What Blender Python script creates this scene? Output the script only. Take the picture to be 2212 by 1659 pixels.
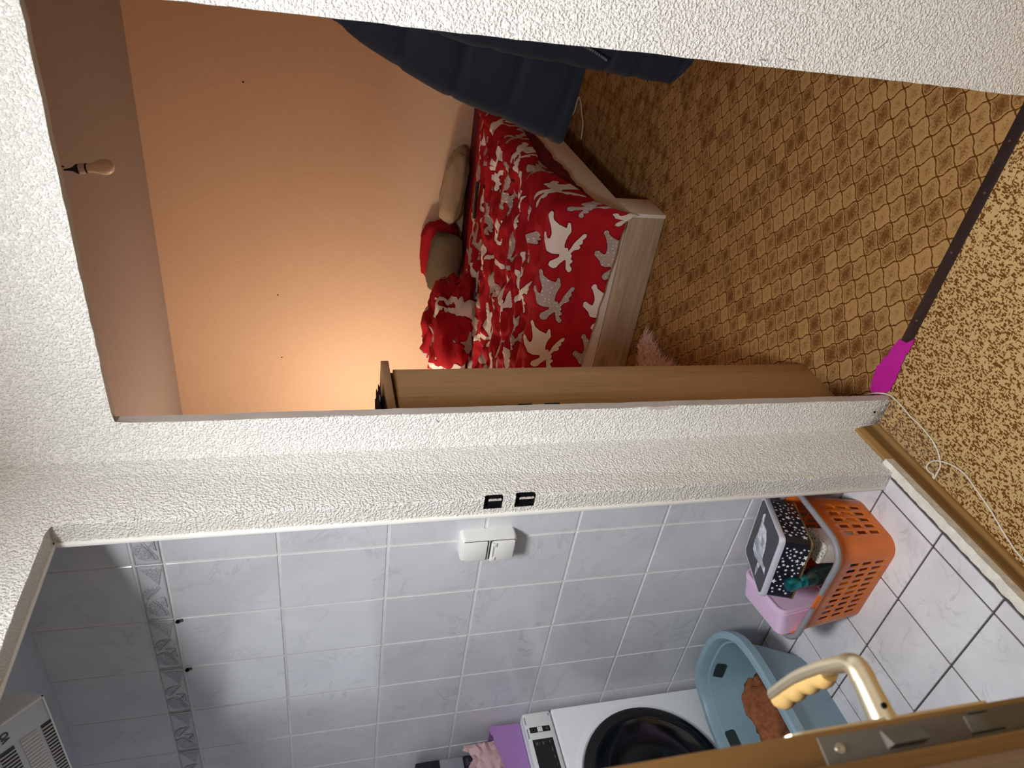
import bpy, bmesh, math, random
import numpy as np
from mathutils import Vector, Matrix, noise
random.seed(7)
S = bpy.context.scene
for o in list(bpy.data.objects): bpy.data.objects.remove(o)
COL = S.collection

# ------------------------------------------------------------------ camera
YAW, PITCH, ROLL, FPX, CAM_H = math.radians(35.44), math.radians(-15.271), math.radians(-1.1253), 1551.8, 1.58
fwd = Vector((-math.sin(YAW)*math.cos(PITCH), math.cos(YAW)*math.cos(PITCH), math.sin(PITCH)))
r0 = Vector((math.cos(YAW), math.sin(YAW), 0)); u0 = r0.cross(fwd)
rt = r0*math.cos(ROLL)+u0*math.sin(ROLL); up = rt.cross(fwd)
cam = bpy.data.cameras.new('camera'); cam_o = bpy.data.objects.new('camera', cam); COL.objects.link(cam_o)
cam.sensor_fit = 'HORIZONTAL'; cam.sensor_width = 36; cam.lens = FPX/2212*36
# the phone was held on its side: image right is the room's down
cx, cy, cz = -up, rt, -fwd
cam_o.matrix_world = Matrix(((cx.x, cy.x, cz.x, 0), (cx.y, cy.y, cz.y, 0), (cx.z, cy.z, cz.z, CAM_H), (0, 0, 0, 1)))
cam.dof.use_dof = True; cam.dof.focus_distance = 2.4; cam.dof.aperture_fstop = 7.5
cam.clip_start = 0.02
S.camera = cam_o
S.view_settings.view_transform = 'Standard'; S.view_settings.look = 'None'
S.view_settings.exposure = 0.0; S.view_settings.gamma = 1.0; S.view_settings.use_curve_mapping = False

# ------------------------------------------------------------------ world and lights
W = bpy.data.worlds.new('world'); S.world = W; W.use_nodes = True
W.node_tree.nodes['Background'].inputs[0].default_value = (.5, .5, .55, 1)
W.node_tree.nodes['Background'].inputs[1].default_value = .3
def area(name, loc, size, power, color, rot=(0, 0, 0)):
    l = bpy.data.lights.new(name, 'AREA'); l.shape = 'DISK'; l.size = size; l.energy = power; l.color = color
    o = bpy.data.objects.new(name, l); o.location = loc; o.rotation_euler = rot; COL.objects.link(o); return o
area('hall_ceiling_lamp', (-.48, .25, 2.29), .42, 44, (.97, 1.0, 1.04))
def point(name, loc, r, power, color):
    l = bpy.data.lights.new(name, 'POINT'); l.shadow_soft_size = r; l.energy = power; l.color = color
    o = bpy.data.objects.new(name, l); o.location = loc; COL.objects.link(o); return o
point('hall_lamp_glow', (-.48, .25, 2.36), .12, 4.5, (.97, 1.0, 1.04))
point('bedroom_lamp', (-3.62, 3.75, 1.15), .14, 54, (1, .85, .68))

# ------------------------------------------------------------------ helpers
def C(r, g, b):
    f = lambda v: (v/255/12.92) if v/255 <= .04045 else ((v/255+.055)/1.055)**2.4
    return (f(r), f(g), f(b), 1)
class NT:
    def __init__(s, name, rough=.6, spec=.4, metal=0):
        s.m = bpy.data.materials.new(name); s.m.use_nodes = True; s.t = s.m.node_tree
        s.b = s.t.nodes['Principled BSDF']
        s.b.inputs['Roughness'].default_value = rough; s.b.inputs['Metallic'].default_value = metal
        s.b.inputs['Specular IOR Level'].default_value = spec
    def n(s, t, **kw):
        x = s.t.nodes.new(t)
        for k, v in kw.items(): setattr(x, k, v)
        return x
    def lk(s, a, b): s.t.links.new(a, b)
    def put(s, sock, v):
        if isinstance(v, (int, float)): sock.default_value = v
        elif isinstance(v, (tuple, list)): sock.default_value = v
        else: s.lk(v, sock)
    def math(s, op, a, b=0.0, c=None):
        x = s.n('ShaderNodeMath', operation=op); s.put(x.inputs[0], a); s.put(x.inputs[1], b)
        if c is not None: s.put(x.inputs[2], c)
        return x.outputs[0]
    def pos(s): return s.n('ShaderNodeNewGeometry').outputs['Position']
    def obj(s): return s.n('ShaderNodeTexCoord').outputs['Object']
    def map(s, v, scale=(1, 1, 1), rot=(0, 0, 0), loc=(0, 0, 0)):
        x = s.n('ShaderNodeMapping'); s.lk(v, x.inputs[0]); x.inputs['Scale'].default_value = scale
        x.inputs['Rotation'].default_value = rot; x.inputs['Location'].default_value = loc; return x.outputs[0]
    def noise(s, v, scale, detail=2, rough=.5, dist=0):
        x = s.n('ShaderNodeTexNoise'); s.lk(v, x.inputs['Vector']); x.inputs['Scale'].default_value = scale
        x.inputs['Detail'].default_value = detail; x.inputs['Roughness'].default_value = rough; x.inputs['Distortion'].default_value = dist
        return x.outputs['Fac']
    def ramp(s, f, stops, interp='LINEAR'):
        x = s.n('ShaderNodeValToRGB'); s.lk(f, x.inputs[0]); e = x.color_ramp; e.interpolation = interp
        while len(e.elements) < len(stops): e.elements.new(.5)
        for i, (p, c) in enumerate(stops): e.elements[i].position = p; e.elements[i].color = c
        return x.outputs[0]
    def mr(s, f, a, b, c=0, d=1):
        x = s.n('ShaderNodeMapRange'); s.put(x.inputs[0], f)
        for i, v in enumerate((a, b, c, d)): x.inputs[i+1].default_value = v
        return x.outputs[0]
    def mix(s, f, a, b):
        x = s.n('ShaderNodeMix', data_type='RGBA'); s.put(x.inputs[0], f); s.put(x.inputs[6], a); s.put(x.inputs[7], b); return x.outputs[2]
    def col(s, c): s.put(s.b.inputs['Base Color'], c)
    def bump(s, h, strength=.3, dist=.002):
        x = s.n('ShaderNodeBump'); x.inputs['Strength'].default_value = strength; x.inputs['Distance'].default_value = dist
        s.lk(h, x.inputs['Height']); s.lk(x.outputs[0], s.b.inputs['Normal'])
def plain(name, c, rough=.5, spec=.4, metal=0, var=.06, scale=30, bump=0.0, bscale=200):
    t = NT(name, rough, spec, metal); f = t.noise(t.obj(), scale, 3)
    a = tuple(x*(1-var) for x in c[:3])+(1,); b = tuple(min(1, x*(1+var)) for x in c[:3])+(1,)
    t.col(t.ramp(f, [(.3, a), (.7, b)]))
    if bump: t.bump(t.noise(t.obj(), bscale, 2), bump, .002)
    return t.m
M = {}
# rough painted plaster
def plaster(name, base, stain=True):
    t = NT(name, .55, .3); p = t.pos()
    n1 = t.noise(p, 205, 2.0, .5, .1); n2 = t.noise(p, 55, 2, .5); n3 = t.noise(p, 420, 1)
    h = t.math('ADD', t.math('ADD', t.mr(n1, .42, .72), t.math('MULTIPLY', n2, .5)), t.math('MULTIPLY', n3, .18))
    t.bump(h, .95, .0034)
    c = t.mix(t.mr(t.noise(p, 3, 3), .55, .8, 0, .35), base, C(226, 220, 208))
    if stain:
        sp = t.mr(t.noise(p, 26, 4, .7), .70, .78, 0, .55); c = t.mix(sp, c, C(205, 180, 135))
        sk = t.mr(t.noise(t.map(p, (60, 60, 9)), 1, 2), .775, .80, 0, .6); c = t.mix(sk, c, C(120, 112, 100))
        sz_ = t.n('ShaderNodeSeparateXYZ'); t.lk(p, sz_.inputs[0])
        dz_ = t.math('MULTIPLY', t.mr(sz_.outputs[2], .004, .05, 1, 0), t.mr(t.noise(p, 60, 4, .7), .38, .56, 0, .85)); c = t.mix(dz_, c, C(96, 88, 80))
    t.col(c); return t.m
M['plaster'] = plaster('white_rough_plaster', C(240, 238, 233))
M['plaster2'] = plaster('white_painted_jamb', C(226, 222, 214), False)
M['grey_jamb'] = plain('grey_painted_jamb', C(196, 188, 180), .5, var=.08, scale=12, bump=.25, bscale=120)
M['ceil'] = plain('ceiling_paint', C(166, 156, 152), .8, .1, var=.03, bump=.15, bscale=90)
M['bathceil'] = plain('bathroom_ceiling_paint', C(200, 204, 214), .8, .1, var=.03)
M['hallceil'] = plain('hall_ceiling_paint', C(240, 236, 228), .8, .1, var=.02)
# orange wallpaper with fine upright fibres
t = NT('orange_wallpaper', .75, .15); p = t.pos()
f = t.noise(t.map(p, (260, 260, 14)), 1, 3, .6); g = t.noise(p, 1.2, 3)
c = t.ramp(f, [(.25, C(224, 194, 164)), (.75, C(236, 208, 182))]); c = t.mix(t.mr(g, .4, .7, 0, .18), c, C(212, 178, 146))
t.col(c); t.bump(f, .25, .001); M['wallpaper'] = t.m
# marbled tiles
def marble(name, a, b, v, rough, sc):
    t = NT(name, rough, .5); p = t.pos()
    w = t.noise(p, sc, 5, .6, 1.2); vein = t.mr(t.math('ABSOLUTE', t.math('SUBTRACT', w, .5)), 0, .035, 1, 0)
    cl = t.noise(p, sc*.7, 3, .5, .5); c = t.mix(t.mr(cl, .35, .7), a, b)
    c = t.mix(t.math('MULTIPLY', vein, t.mr(t.noise(p, sc*1.3, 2), .45, .7, 0, .55)), c, v); t.col(c)
    t.bump(t.noise(p, 9, 2), .06, .002); return t.m
M['walltile'] = marble('wall_tile_marble', C(206, 207, 210), C(218, 219, 221), C(176, 177, 181), .16, 7)
M['floortile'] = marble('floor_tile_marble', C(218, 215, 218), C(234, 232, 234), C(170, 170, 172), .22, 9)
M['band'] = marble('border_tile_marble', C(196, 196, 199), C(208, 207, 209), C(165, 165, 168), .28, 12)
t = NT('border_relief', .6, .3); f = t.noise(t.pos(), 330, 2); t.col(t.ramp(f, [(.4, C(150, 151, 156)), (.65, C(198, 199, 203))])); t.bump(f, .3, .001); M['relief'] = t.m
M['wgrout'] = plain('light_grout', C(222, 220, 216), .85, .1, bump=.2)
M['fgrout'] = plain('dark_grout', C(84, 80, 78), .9, .1, bump=.2)
# bedroom carpet: wavy diamond lattice
t = NT('diamond_carpet', .95, .05); p = t.pos(); sx = t.n('ShaderNodeSeparateXYZ'); t.lk(p, sx.inputs[0])
k = 1/(math.sqrt(2)*.0571)
x_ = t.math('SUBTRACT', sx.outputs[0], -.335); y_ = t.math('SUBTRACT', sx.outputs[1], 1.579)
a0 = t.math('MULTIPLY', t.math('ADD', x_, y_), k); b0 = t.math('MULTIPLY', t.math('SUBTRACT', x_, y_), k)
wob = t.n('ShaderNodeTexNoise'); t.lk(p, wob.inputs['Vector']); wob.inputs['Scale'].default_value = 130; wob.inputs['Detail'].default_value = 1
wc = t.n('ShaderNodeSeparateColor'); t.lk(wob.outputs['Color'], wc.inputs[0])
def sn(v): return t.math('MULTIPLY', t.math('SINE', t.math('MULTIPLY', v, 2*math.pi)), .05)
a1 = t.math('ADD', t.math('ADD', a0, sn(b0)), t.math('MULTIPLY', t.math('SUBTRACT', wc.outputs[0], .5), .10))
b1 = t.math('ADD', t.math('ADD', b0, sn(a0)), t.math('MULTIPLY', t.math('SUBTRACT', wc.outputs[1], .5), .10))
def dl(v): return t.math('ABSOLUTE', t.math('SUBTRACT', t.math('FRACT', t.math('ADD', v, .5)), .5))   # distance to lattice line
d = t.math('SMOOTH_MIN', dl(a1), dl(b1), .05)
fa = t.math('FLOOR', a1); fb = t.math('FLOOR', b1)
cv = t.n('ShaderNodeCombineXYZ'); t.lk(fa, cv.inputs[0]); t.lk(fb, cv.inputs[1])
wn = t.n('ShaderNodeTexWhiteNoise', noise_dimensions='2D'); t.lk(cv.outputs[0], wn.inputs['Vector'])
rnd = wn.outputs['Value']
sp = t.noise(p, 700, 2, .7); sp2 = t.noise(p, 160, 2, .6)
cen = t.mr(d, .10, .48)
lvl = t.math('ADD', t.math('MULTIPLY', cen, .17), t.math('ADD', t.math('MULTIPLY', rnd, .26), t.math('MULTIPLY', t.math('SUBTRACT', sp2, .5), .6)))
dark = t.mr(t.math('ADD', t.math('MULTIPLY', t.math('SUBTRACT', sp, .5), 1.1), lvl), .12, .34)
dark = t.math('MULTIPLY', dark, t.mr(d, .05, .11))
c = t.mix(dark, C(172, 134, 84), C(104, 64, 28))
c = t.mix(t.mr(d, .028, .045, 1, 0), c, C(92, 54, 24))
t.col(c); t.bump(t.math('ADD', t.math('MULTIPLY', sp, .4), t.mr(d, .02, .09)), .5, .002); M['carpet_bed'] = t.m
# hall carpet: blocky brown flecks on tan
t = NT('fleck_carpet', .95, .05); p = t.pos()
def snap(v, inc):
    x = t.n('ShaderNodeVectorMath', operation='SNAP'); t.lk(v, x.inputs[0]); x.inputs[1].default_value = inc; return x.outputs[0]
jit = t.n('ShaderNodeVectorMath', operation='MULTIPLY_ADD'); nz = t.n('ShaderNodeTexNoise'); t.lk(p, nz.inputs['Vector']); nz.inputs['Scale'].default_value = 900
t.lk(nz.outputs['Color'], jit.inputs[0]); jit.inputs[1].default_value = (.0004, .0004, 0); t.lk(p, jit.inputs[2])
q = jit.outputs[0]
sq = t.n('ShaderNodeSeparateXYZ'); t.lk(q, sq.inputs[0]); QX, QY = sq.outputs[0], sq.outputs[1]
def white(a, b):
    cx_ = t.n('ShaderNodeCombineXYZ'); t.put(cx_.inputs[0], a); t.put(cx_.inputs[1], b)
    w_ = t.n('ShaderNodeTexWhiteNoise', noise_dimensions='2D'); t.lk(cx_.outputs[0], w_.inputs['Vector']); return w_.outputs['Value']
def cells(U, V, du, dv, shift, thr):
    iu = t.math('FLOOR', t.math('DIVIDE', U, du)); iv = t.math('FLOOR', t.math('DIVIDE', t.math('ADD', V, t.math('MULTIPLY', white(iu, 3.7+shift), .02)), dv))
    return t.math('LESS_THAN', white(t.math('ADD', iu, shift*17), iv), thr)
clump = t.mr(t.noise(p, 55, 2), .35, .65, .55, 1.25)
fl = t.math('MAXIMUM', cells(QX, QY, .0030, .0078, 0, t.math('MULTIPLY', clump, .23)), cells(QY, QX, .0018, .0054, 5, t.math('MULTIPLY', clump, .15)))
fl = t.math('MAXIMUM', fl, cells(QX, QY, .0046, .0054, 9, t.math('MULTIPLY', clump, .11)))
c = t.mix(fl, t.mix(t.noise(p, 260, 2), C(184, 152, 100), C(204, 174, 122)), t.mix(t.noise(p, 300, 2), C(94, 54, 20), C(122, 76, 34)))
sy = t.n('ShaderNodeSeparateXYZ'); t.lk(p, sy.inputs[0])     # ground-in dirt along the worn wall corner
dirt = t.math('MULTIPLY', t.mr(sy.outputs[0], -1.12, -1.0, 1, 0), t.math('MULTIPLY', t.mr(sy.outputs[1], 1.0, 1.16), t.mr(t.noise(p, 45, 4, .7), .42, .62)))
c = t.mix(t.math('MULTIPLY', dirt, .75), c, C(110, 98, 84)); t.col(c)
t.bump(t.math('ADD', t.noise(p, 900, 2), t.math('MULTIPLY', fl, -.5)), .4, .002); M['carpet_hall'] = t.m
def wood(name, a, b, axis, rough=.45, sc=1.0, knots=0):
    t = NT(name, rough, .35); p = t.obj(); s = [42*sc, 42*sc, 42*sc]; s[axis] = 2.2*sc
    f = t.noise(t.map(p, s), 1, 4, .62, .8); s2 = [170*sc]*3; s2[axis] = 9*sc; g = t.noise(t.map(p, s2), 1, 2)
    c = t.mix(t.mr(f, .3, .7), a, b); c = t.mix(t.mr(g, .58, .75, 0, .45), c, tuple(x*.62 for x in a[:3])+(1,))
    if knots:
        v = t.n('ShaderNodeTexVoronoi'); s3 = [5, 5, 5]; s3[axis] = 2.2; t.lk(t.map(p, s3), v.inputs['Vector']); v.inputs['Scale'].default_value = 1
        c = t.mix(t.mr(v.outputs['Distance'], .04, .13, .7, 0), c, C(74, 56, 42))
    t.col(c); t.bump(g, .12, .001); return t.m
M['doorwood'] = wood('oak_veneer_door', C(104, 72, 34), C(132, 94, 48), 2, .5)
M['basewood'] = wood('oak_foil_baseboard', C(148, 112, 64), C(172, 134, 82), 1, .5)
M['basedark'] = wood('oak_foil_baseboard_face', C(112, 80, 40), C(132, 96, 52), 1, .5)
M['beech'] = wood('beech_foil_cabinet', C(190, 152, 108), C(208, 170, 124), 2, .45)
M['beechtop'] = wood('beech_foil_top', C(176, 138, 104), C(190, 152, 116), 1, .45)
M['greyoak'] = wood('grey_oak_board', C(156, 136, 114), C(190, 170, 146), 0, .5, 1.0, 1)
M['whiteboard'] = plain('white_coated_board', C(226, 220, 212), .4, var=.02)
M['creamboard'] = plain('cream_coated_board', C(230, 218, 200), .5, var=.02)
M['metalgrey'] = plain('grey_lock_metal', C(104, 97, 88), .5, .4, .6, var=.05, scale=60)
M['gold'] = plain('champagne_metal', C(226, 212, 180), .30, .5, .9, var=.03)
M['cream'] = plain('cream_grip', C(176, 144, 88), .5, var=.03)
M['black'] = plain('black_plastic', C(22, 22, 24), .35, .5, var=.1)
M['darkhole'] = plain('dark_cavity', C(14, 13, 13), .9, .1)
M['strip'] = plain('dark_brown_strip', C(62, 50, 48), .35, .5, .5, var=.1, scale=40)
M['screw'] = plain('screw_metal', C(190, 185, 175), .3, .5, 1)
M['tape'] = plain('magenta_tape', C(190, 30, 150), .38, .5, var=.08, scale=60, bump=.2, bscale=60)
M['wire'] = plain('cream_cable', C(222, 212, 196), .5)
M['whiteplastic'] = plain('white_plastic', C(232, 230, 224), .35, .5, var=.02)
M['whitecoat'] = plain('white_enamel', C(246, 248, 252), .3, .5, var=.01)
M['panelwhite'] = plain('panel_white', C(228, 230, 230), .35, .5, var=.01)
M['darkglass'] = plain('dark_glass', C(16, 18, 22), .08, .6, var=.1)
M['glassblack'] = plain('door_glass_black', C(10, 12, 16), .10, .6)
M['print'] = plain('grey_print', C(105, 105, 110), .5)
M['purple'] = plain('purple_card', C(164, 124, 184), .6, .2, var=.02)
M['purpledark'] = plain('purple_card_inside', C(70, 46, 84), .8, .1)
M['pinkpaper'] = plain('pink_paper', C(206, 170, 172), .6, .3, var=.08, scale=40)
M['tubblue'] = plain('blue_grey_plastic', C(138, 166, 178), .42, .45, var=.02, bump=.05, bscale=400)
M['tubslot'] = plain('dark_slot', C(40, 48, 50), .7)
M['brownfleece'] = plain('brown_fleece', C(150, 92, 62), .95, .05, var=.25, scale=70, bump=.8, bscale=260)
M['greycloth'] = plain('pale_grey_cloth', C(186, 182, 194), .85, .1, var=.08)
t = NT('orange_plastic', .3, .5); t.col(C(226, 112, 28)); t.b.inputs['Transmission Weight'].default_value = 0.0
t.b.inputs['Subsurface Weight'].default_value = .12; t.b.inputs['Subsurface Radius'].default_value = (.02, .008, .002); t.b.inputs['Subsurface Scale'].default_value = .5
nv = t.noise(t.obj(), 12, 2); t.col(t.ramp(nv, [(.3, C(206, 100, 18)), (.7, C(224, 116, 26))])); M['orange'] = t.m
M['greygrip'] = plain('grey_grip', C(140, 136, 140), .5, var=.03)
M['navytin'] = plain('navy_tin', C(20, 20, 32), .3, .5, var=.1)
M['star'] = plain('white_star_print', C(226, 224, 228), .4, var=.03)
M['tinrim'] = plain('silver_white_rim', C(214, 212, 224), .3, .5, .2, var=.02)
M['lidblack'] = plain('charcoal_lid', C(46, 46, 52), .22, .5, var=.06)
t = NT('white_sketch', .5, .3); f = t.noise(t.map(t.obj(), (60, 14, 60)), 1, 4, .6, 1.5); t.col(t.ramp(f, [(.35, C(130, 132, 142)), (.62, C(226, 228, 236))])); M['sketch'] = t.m
M['pinktin'] = plain('pink_lilac_tin', C(224, 190, 220), .32, .5, var=.02)
M['goldtin'] = plain('tin_gold_edge', C(170, 146, 96), .35, .5, .8)
t = NT('speckled_stone', .6, .3); f = t.noise(t.obj(), 160, 3, .7); t.col(t.ramp(f, [(.36, C(96, 92, 88)), (.52, C(222, 218, 206))])); M['speck'] = t.m
M['bottle'] = plain('dark_green_glass', C(24, 42, 40), .15, .6)
M['teal'] = plain('teal_chrome', C(40, 130, 140), .32, .6, .9)
M['navy'] = plain('navy_quilt', C(16, 18, 26), .75, .15, var=.1, scale=20, bump=.3, bscale=90)
M['navylining'] = plain('black_ribbing', C(30, 29, 32), .85, .1)
M['zip'] = plain('zip_metal', C(120, 122, 130), .4, .5, .8)
M['maroon'] = plain('maroon_sheet', C(112, 40, 52), .85, .1, var=.12, scale=14)
M['beige'] = plain('beige_pillow', C(176, 156, 128), .9, .1, var=.06, scale=10, bump=.3, bscale=40)
M['olive'] = plain('olive_pillow', C(104, 90, 72), .9, .1, var=.05, bump=.3, bscale=40)
M['redplain'] = plain('red_cotton', C(164, 30, 38), .9, .1, var=.08)
M['fur'] = plain('pink_fur', C(246, 210, 196), .9, .1, var=.12, scale=60)
M['glassbulb'] = plain('frosted_bulb', C(246, 236, 228), .3, .4, var=.01)
M['socket'] = plain('black_socket', C(24, 26, 36), .4)
M['cement'] = plain('white_cement', C(222, 216, 204), .8, .1, var=.10, scale=40, bump=.9, bscale=90)
M['ventgrey'] = plain('vent_plastic', C(206, 206, 210), .5, var=.02)
M['ventdark'] = plain('vent_dark', C(64, 66, 76), .7)
M['package'] = plain('dark_package', C(34, 34, 44), .5, var=.2, scale=50)
M['packgrey'] = plain('grey_package', C(150, 148, 158), .6, var=.06, scale=50, bump=.2, bscale=90)
# red cotton with moose print, driven by a per-vertex distance to the print's outline
t = NT('moose_print_cotton', .9, .1)
at = t.n('ShaderNodeAttribute', attribute_name='moose'); df = at.outputs['Fac']
ak = t.n('ShaderNodeAttribute', attribute_name='kind'); uvn = t.n('ShaderNodeAttribute', attribute_name='cloth')
red = t.ramp(t.noise(t.obj(), 9, 3), [(.3, C(158, 24, 34)), (.7, C(182, 34, 42))])
dots = t.n('ShaderNodeTexVoronoi', feature='F1'); t.lk(uvn.outputs['Vector'], dots.inputs['Vector']); dots.inputs['Scale'].default_value = 62; dots.inputs['Randomness'].default_value = .35
gr = t.mix(t.mr(dots.outputs['Distance'], .20, .26, 1, 0), C(176, 162, 156), C(226, 216, 208))
pc = t.mix(ak.outputs['Fac'], C(232, 222, 214), gr)
c = t.mix(t.mr(df, -.0012, .0002, 1, 0), red, C(60, 12, 20)); c = t.mix(t.mr(df, .0004, .0014), c, pc)
c = t.mix(t.mr(df, -.0034, -.0026, 0, 1), red, c)
t.col(c); t.bump(t.noise(t.obj(), 26, 3, .6), .35, .006); M['moose'] = t.m

def obj(name, me, mat, parent=None, loc=None):
    o = bpy.data.objects.new(name, me); COL.objects.link(o)
    if mat is not None and not me.materials: me.materials.append(M[mat] if isinstance(mat, str) else mat)
    if parent is not None: o.parent = parent
    if loc is not None: o.location = loc
    return o
def smooth(me, ang=40):
    for p in me.polygons: p.use_smooth = True
    try: me.set_sharp_from_angle(angle=math.radians(ang))
    except Exception: pass
def mesh(vs, fs, name='m', sm=None):
    me = bpy.data.meshes.new(name); me.from_pydata([tuple(v) for v in vs], [], fs); me.update()
    bm = bmesh.new(); bm.from_mesh(me); bmesh.ops.recalc_face_normals(bm, faces=bm.faces); bm.to_mesh(me); bm.free()
    if sm: smooth(me, sm)
    return me
def from_bm(bm, sm=None):
    bmesh.ops.recalc_face_normals(bm, faces=bm.faces)
    me = bpy.data.meshes.new('m'); bm.to_mesh(me); bm.free()
    if sm: smooth(me, sm)
    return me
def add_box(bm, lo, hi, mtx=None):
    vs = [bm.verts.new(((lo, hi)[i][0], (lo, hi)[j][1], (lo, hi)[k][2])) for i in (0, 1) for j in (0, 1) for k in (0, 1)]
    if mtx is not None:
        for v in vs: v.co = mtx @ v.co
    for f in ((0, 1, 3, 2), (4, 6, 7, 5), (0, 4, 5, 1), (2, 3, 7, 6), (0, 2, 6, 4), (1, 5, 7, 3)): bm.faces.new([vs[i] for i in f])
    return vs
def box_me(lo, hi, bevel=0, seg=2, mtx=None):
    bm = bmesh.new(); add_box(bm, lo, hi, mtx)
    if bevel: bmesh.ops.bevel(bm, geom=list(bm.edges), offset=bevel, segments=seg, profile=.5, affect='EDGES')
    return from_bm(bm, 35 if bevel else None)
def boxes_me(bs, bevel=0):
    bm = bmesh.new()
    for lo, hi in bs: add_box(bm, lo, hi)
    if bevel: bmesh.ops.bevel(bm, geom=list(bm.edges), offset=bevel, segments=2, profile=.5, affect='EDGES')
    return from_bm(bm, 35 if bevel else None)
def tube_me(pts, rad, n=8, closed=False, sm=60):
    pts = [Vector(p) for p in pts]; vs = []; fs = []; N = len(pts)
    rr = rad if isinstance(rad, (list, tuple)) else [rad]*N
    prev = None
    for i, p in enumerate(pts):
        a = pts[i-1] if (i or closed) else p; b = pts[(i+1) % N] if (i < N-1 or closed) else p
        tg = (b-a).normalized()
        if prev is None: prev = tg.orthogonal().normalized()
        prev = (prev-tg*prev.dot(tg)).normalized(); q = tg.cross(prev)
        for k in range(n):
            an = 2*math.pi*k/n; vs.append(p+(prev*math.cos(an)+q*math.sin(an))*rr[i])
    L = N if closed else N-1
    for i in range(L):
        for k in range(n):
            j = (i+1) % N; fs.append((i*n+k, i*n+(k+1) % n, j*n+(k+1) % n, j*n+k))
    if not closed: fs += [tuple(range(n))[::-1], tuple(range((N-1)*n, N*n))]
    return mesh(vs, fs, sm=sm)
def spline(pts, n=8, closed=False):
    P = [Vector(p) for p in pts]; out = []; N = len(P)
    for i in range(N if closed else N-1):
        if closed: p0, p1, p2, p3 = P[i-1], P[i], P[(i+1) % N], P[(i+2) % N]
        else: p0, p1, p2, p3 = P[max(i-1, 0)], P[i], P[i+1], P[min(i+2, N-1)]
        for k in range(n):
            s = k/n; out.append(.5*((2*p1)+(p2-p0)*s+(2*p0-5*p1+4*p2-p3)*s*s+(3*p1-p0-3*p2+p3)*s**3))
    if not closed: out.append(P[-1])
    return out
def lathe_me(prof, n=24, mtx=None, sm=40):
    vs = []; fs = []
    for r, z in prof:
        for k in range(n):
            a = 2*math.pi*k/n; v = Vector((r*math.cos(a), r*math.sin(a), z)); vs.append(mtx @ v if mtx else v)
    for i in range(len(prof)-1):
        for k in range(n): fs.append((i*n+k, i*n+(k+1) % n, (i+1)*n+(k+1) % n, (i+1)*n+k))
    fs += [tuple(range(n))[::-1], tuple(range((len(prof)-1)*n, len(prof)*n))]
    return mesh(vs, fs, sm=sm)
def poly_me(pts2, h, mtx, bevel=0):
    """flat outline in local xy, thickness h along local z"""
    bm = bmesh.new(); a = [bm.verts.new(mtx @ Vector((x, y, 0))) for x, y in pts2]; b = [bm.verts.new(mtx @ Vector((x, y, h))) for x, y in pts2]
    n = len(pts2); bm.faces.new(b); bm.faces.new(a[::-1])
    for i in range(n): bm.faces.new((a[i], a[(i+1) % n], b[(i+1) % n], b[i]))
    return from_bm(bm)
def rrect(w, d, r, n=6):
    out = []
    for sx_, sy_, a0_ in ((1, 1, 0), (-1, 1, 90), (-1, -1, 180), (1, -1, 270)):
        for i in range(n+1):
            a = math.radians(a0_+90*i/n); out.append((sx_*(w/2-r)+r*math.cos(a), sy_*(d/2-r)+r*math.sin(a)))
    return out
def loft_me(rings, cap=True, sm=40, closed_caps=(True, True)):
    n = len(rings[0]); vs = [v for r in rings for v in r]; fs = []
    for i in range(len(rings)-1):
        for k in range(n): fs.append((i*n+k, i*n+(k+1) % n, (i+1)*n+(k+1) % n, (i+1)*n+k))
    if closed_caps[0]: fs.append(tuple(range(n))[::-1])
    if closed_caps[1]: fs.append(tuple(range((len(rings)-1)*n, len(rings)*n)))
    return mesh(vs, fs, sm=sm)
def struct(name, me, mat, parent=None):
    o = obj(name, me, mat, parent)
    if parent is None: o['kind'] = 'structure'
    return o
def tag(o, label, cat, group=None):
    o['label'] = label; o['category'] = cat
    if group: o['group'] = group
    return o
def thing(name, label, cat, loc=(0, 0, 0), rot=(0, 0, 0), group=None):
    o = bpy.data.objects.new(name, None); COL.objects.link(o); o.location = loc; o.rotation_euler = rot; o.empty_display_size = .05
    return tag(o, label, cat, group)
def nz(x, y, z): return noise.noise(Vector((x, y, z)))
def text_me(body, size, mtx, depth=.0004, bold=0):
    cu = bpy.data.curves.new('txt', 'FONT'); cu.body = body; cu.size = size; cu.extrude = depth; cu.align_x = 'CENTER'; cu.align_y = 'CENTER'; cu.offset = bold
    o = bpy.data.objects.new('txt', cu); COL.objects.link(o); dg = bpy.context.evaluated_depsgraph_get()
    me = bpy.data.meshes.new_from_object(o.evaluated_get(dg)); bpy.data.objects.remove(o); me.transform(mtx); me.materials.clear(); return me

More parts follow.
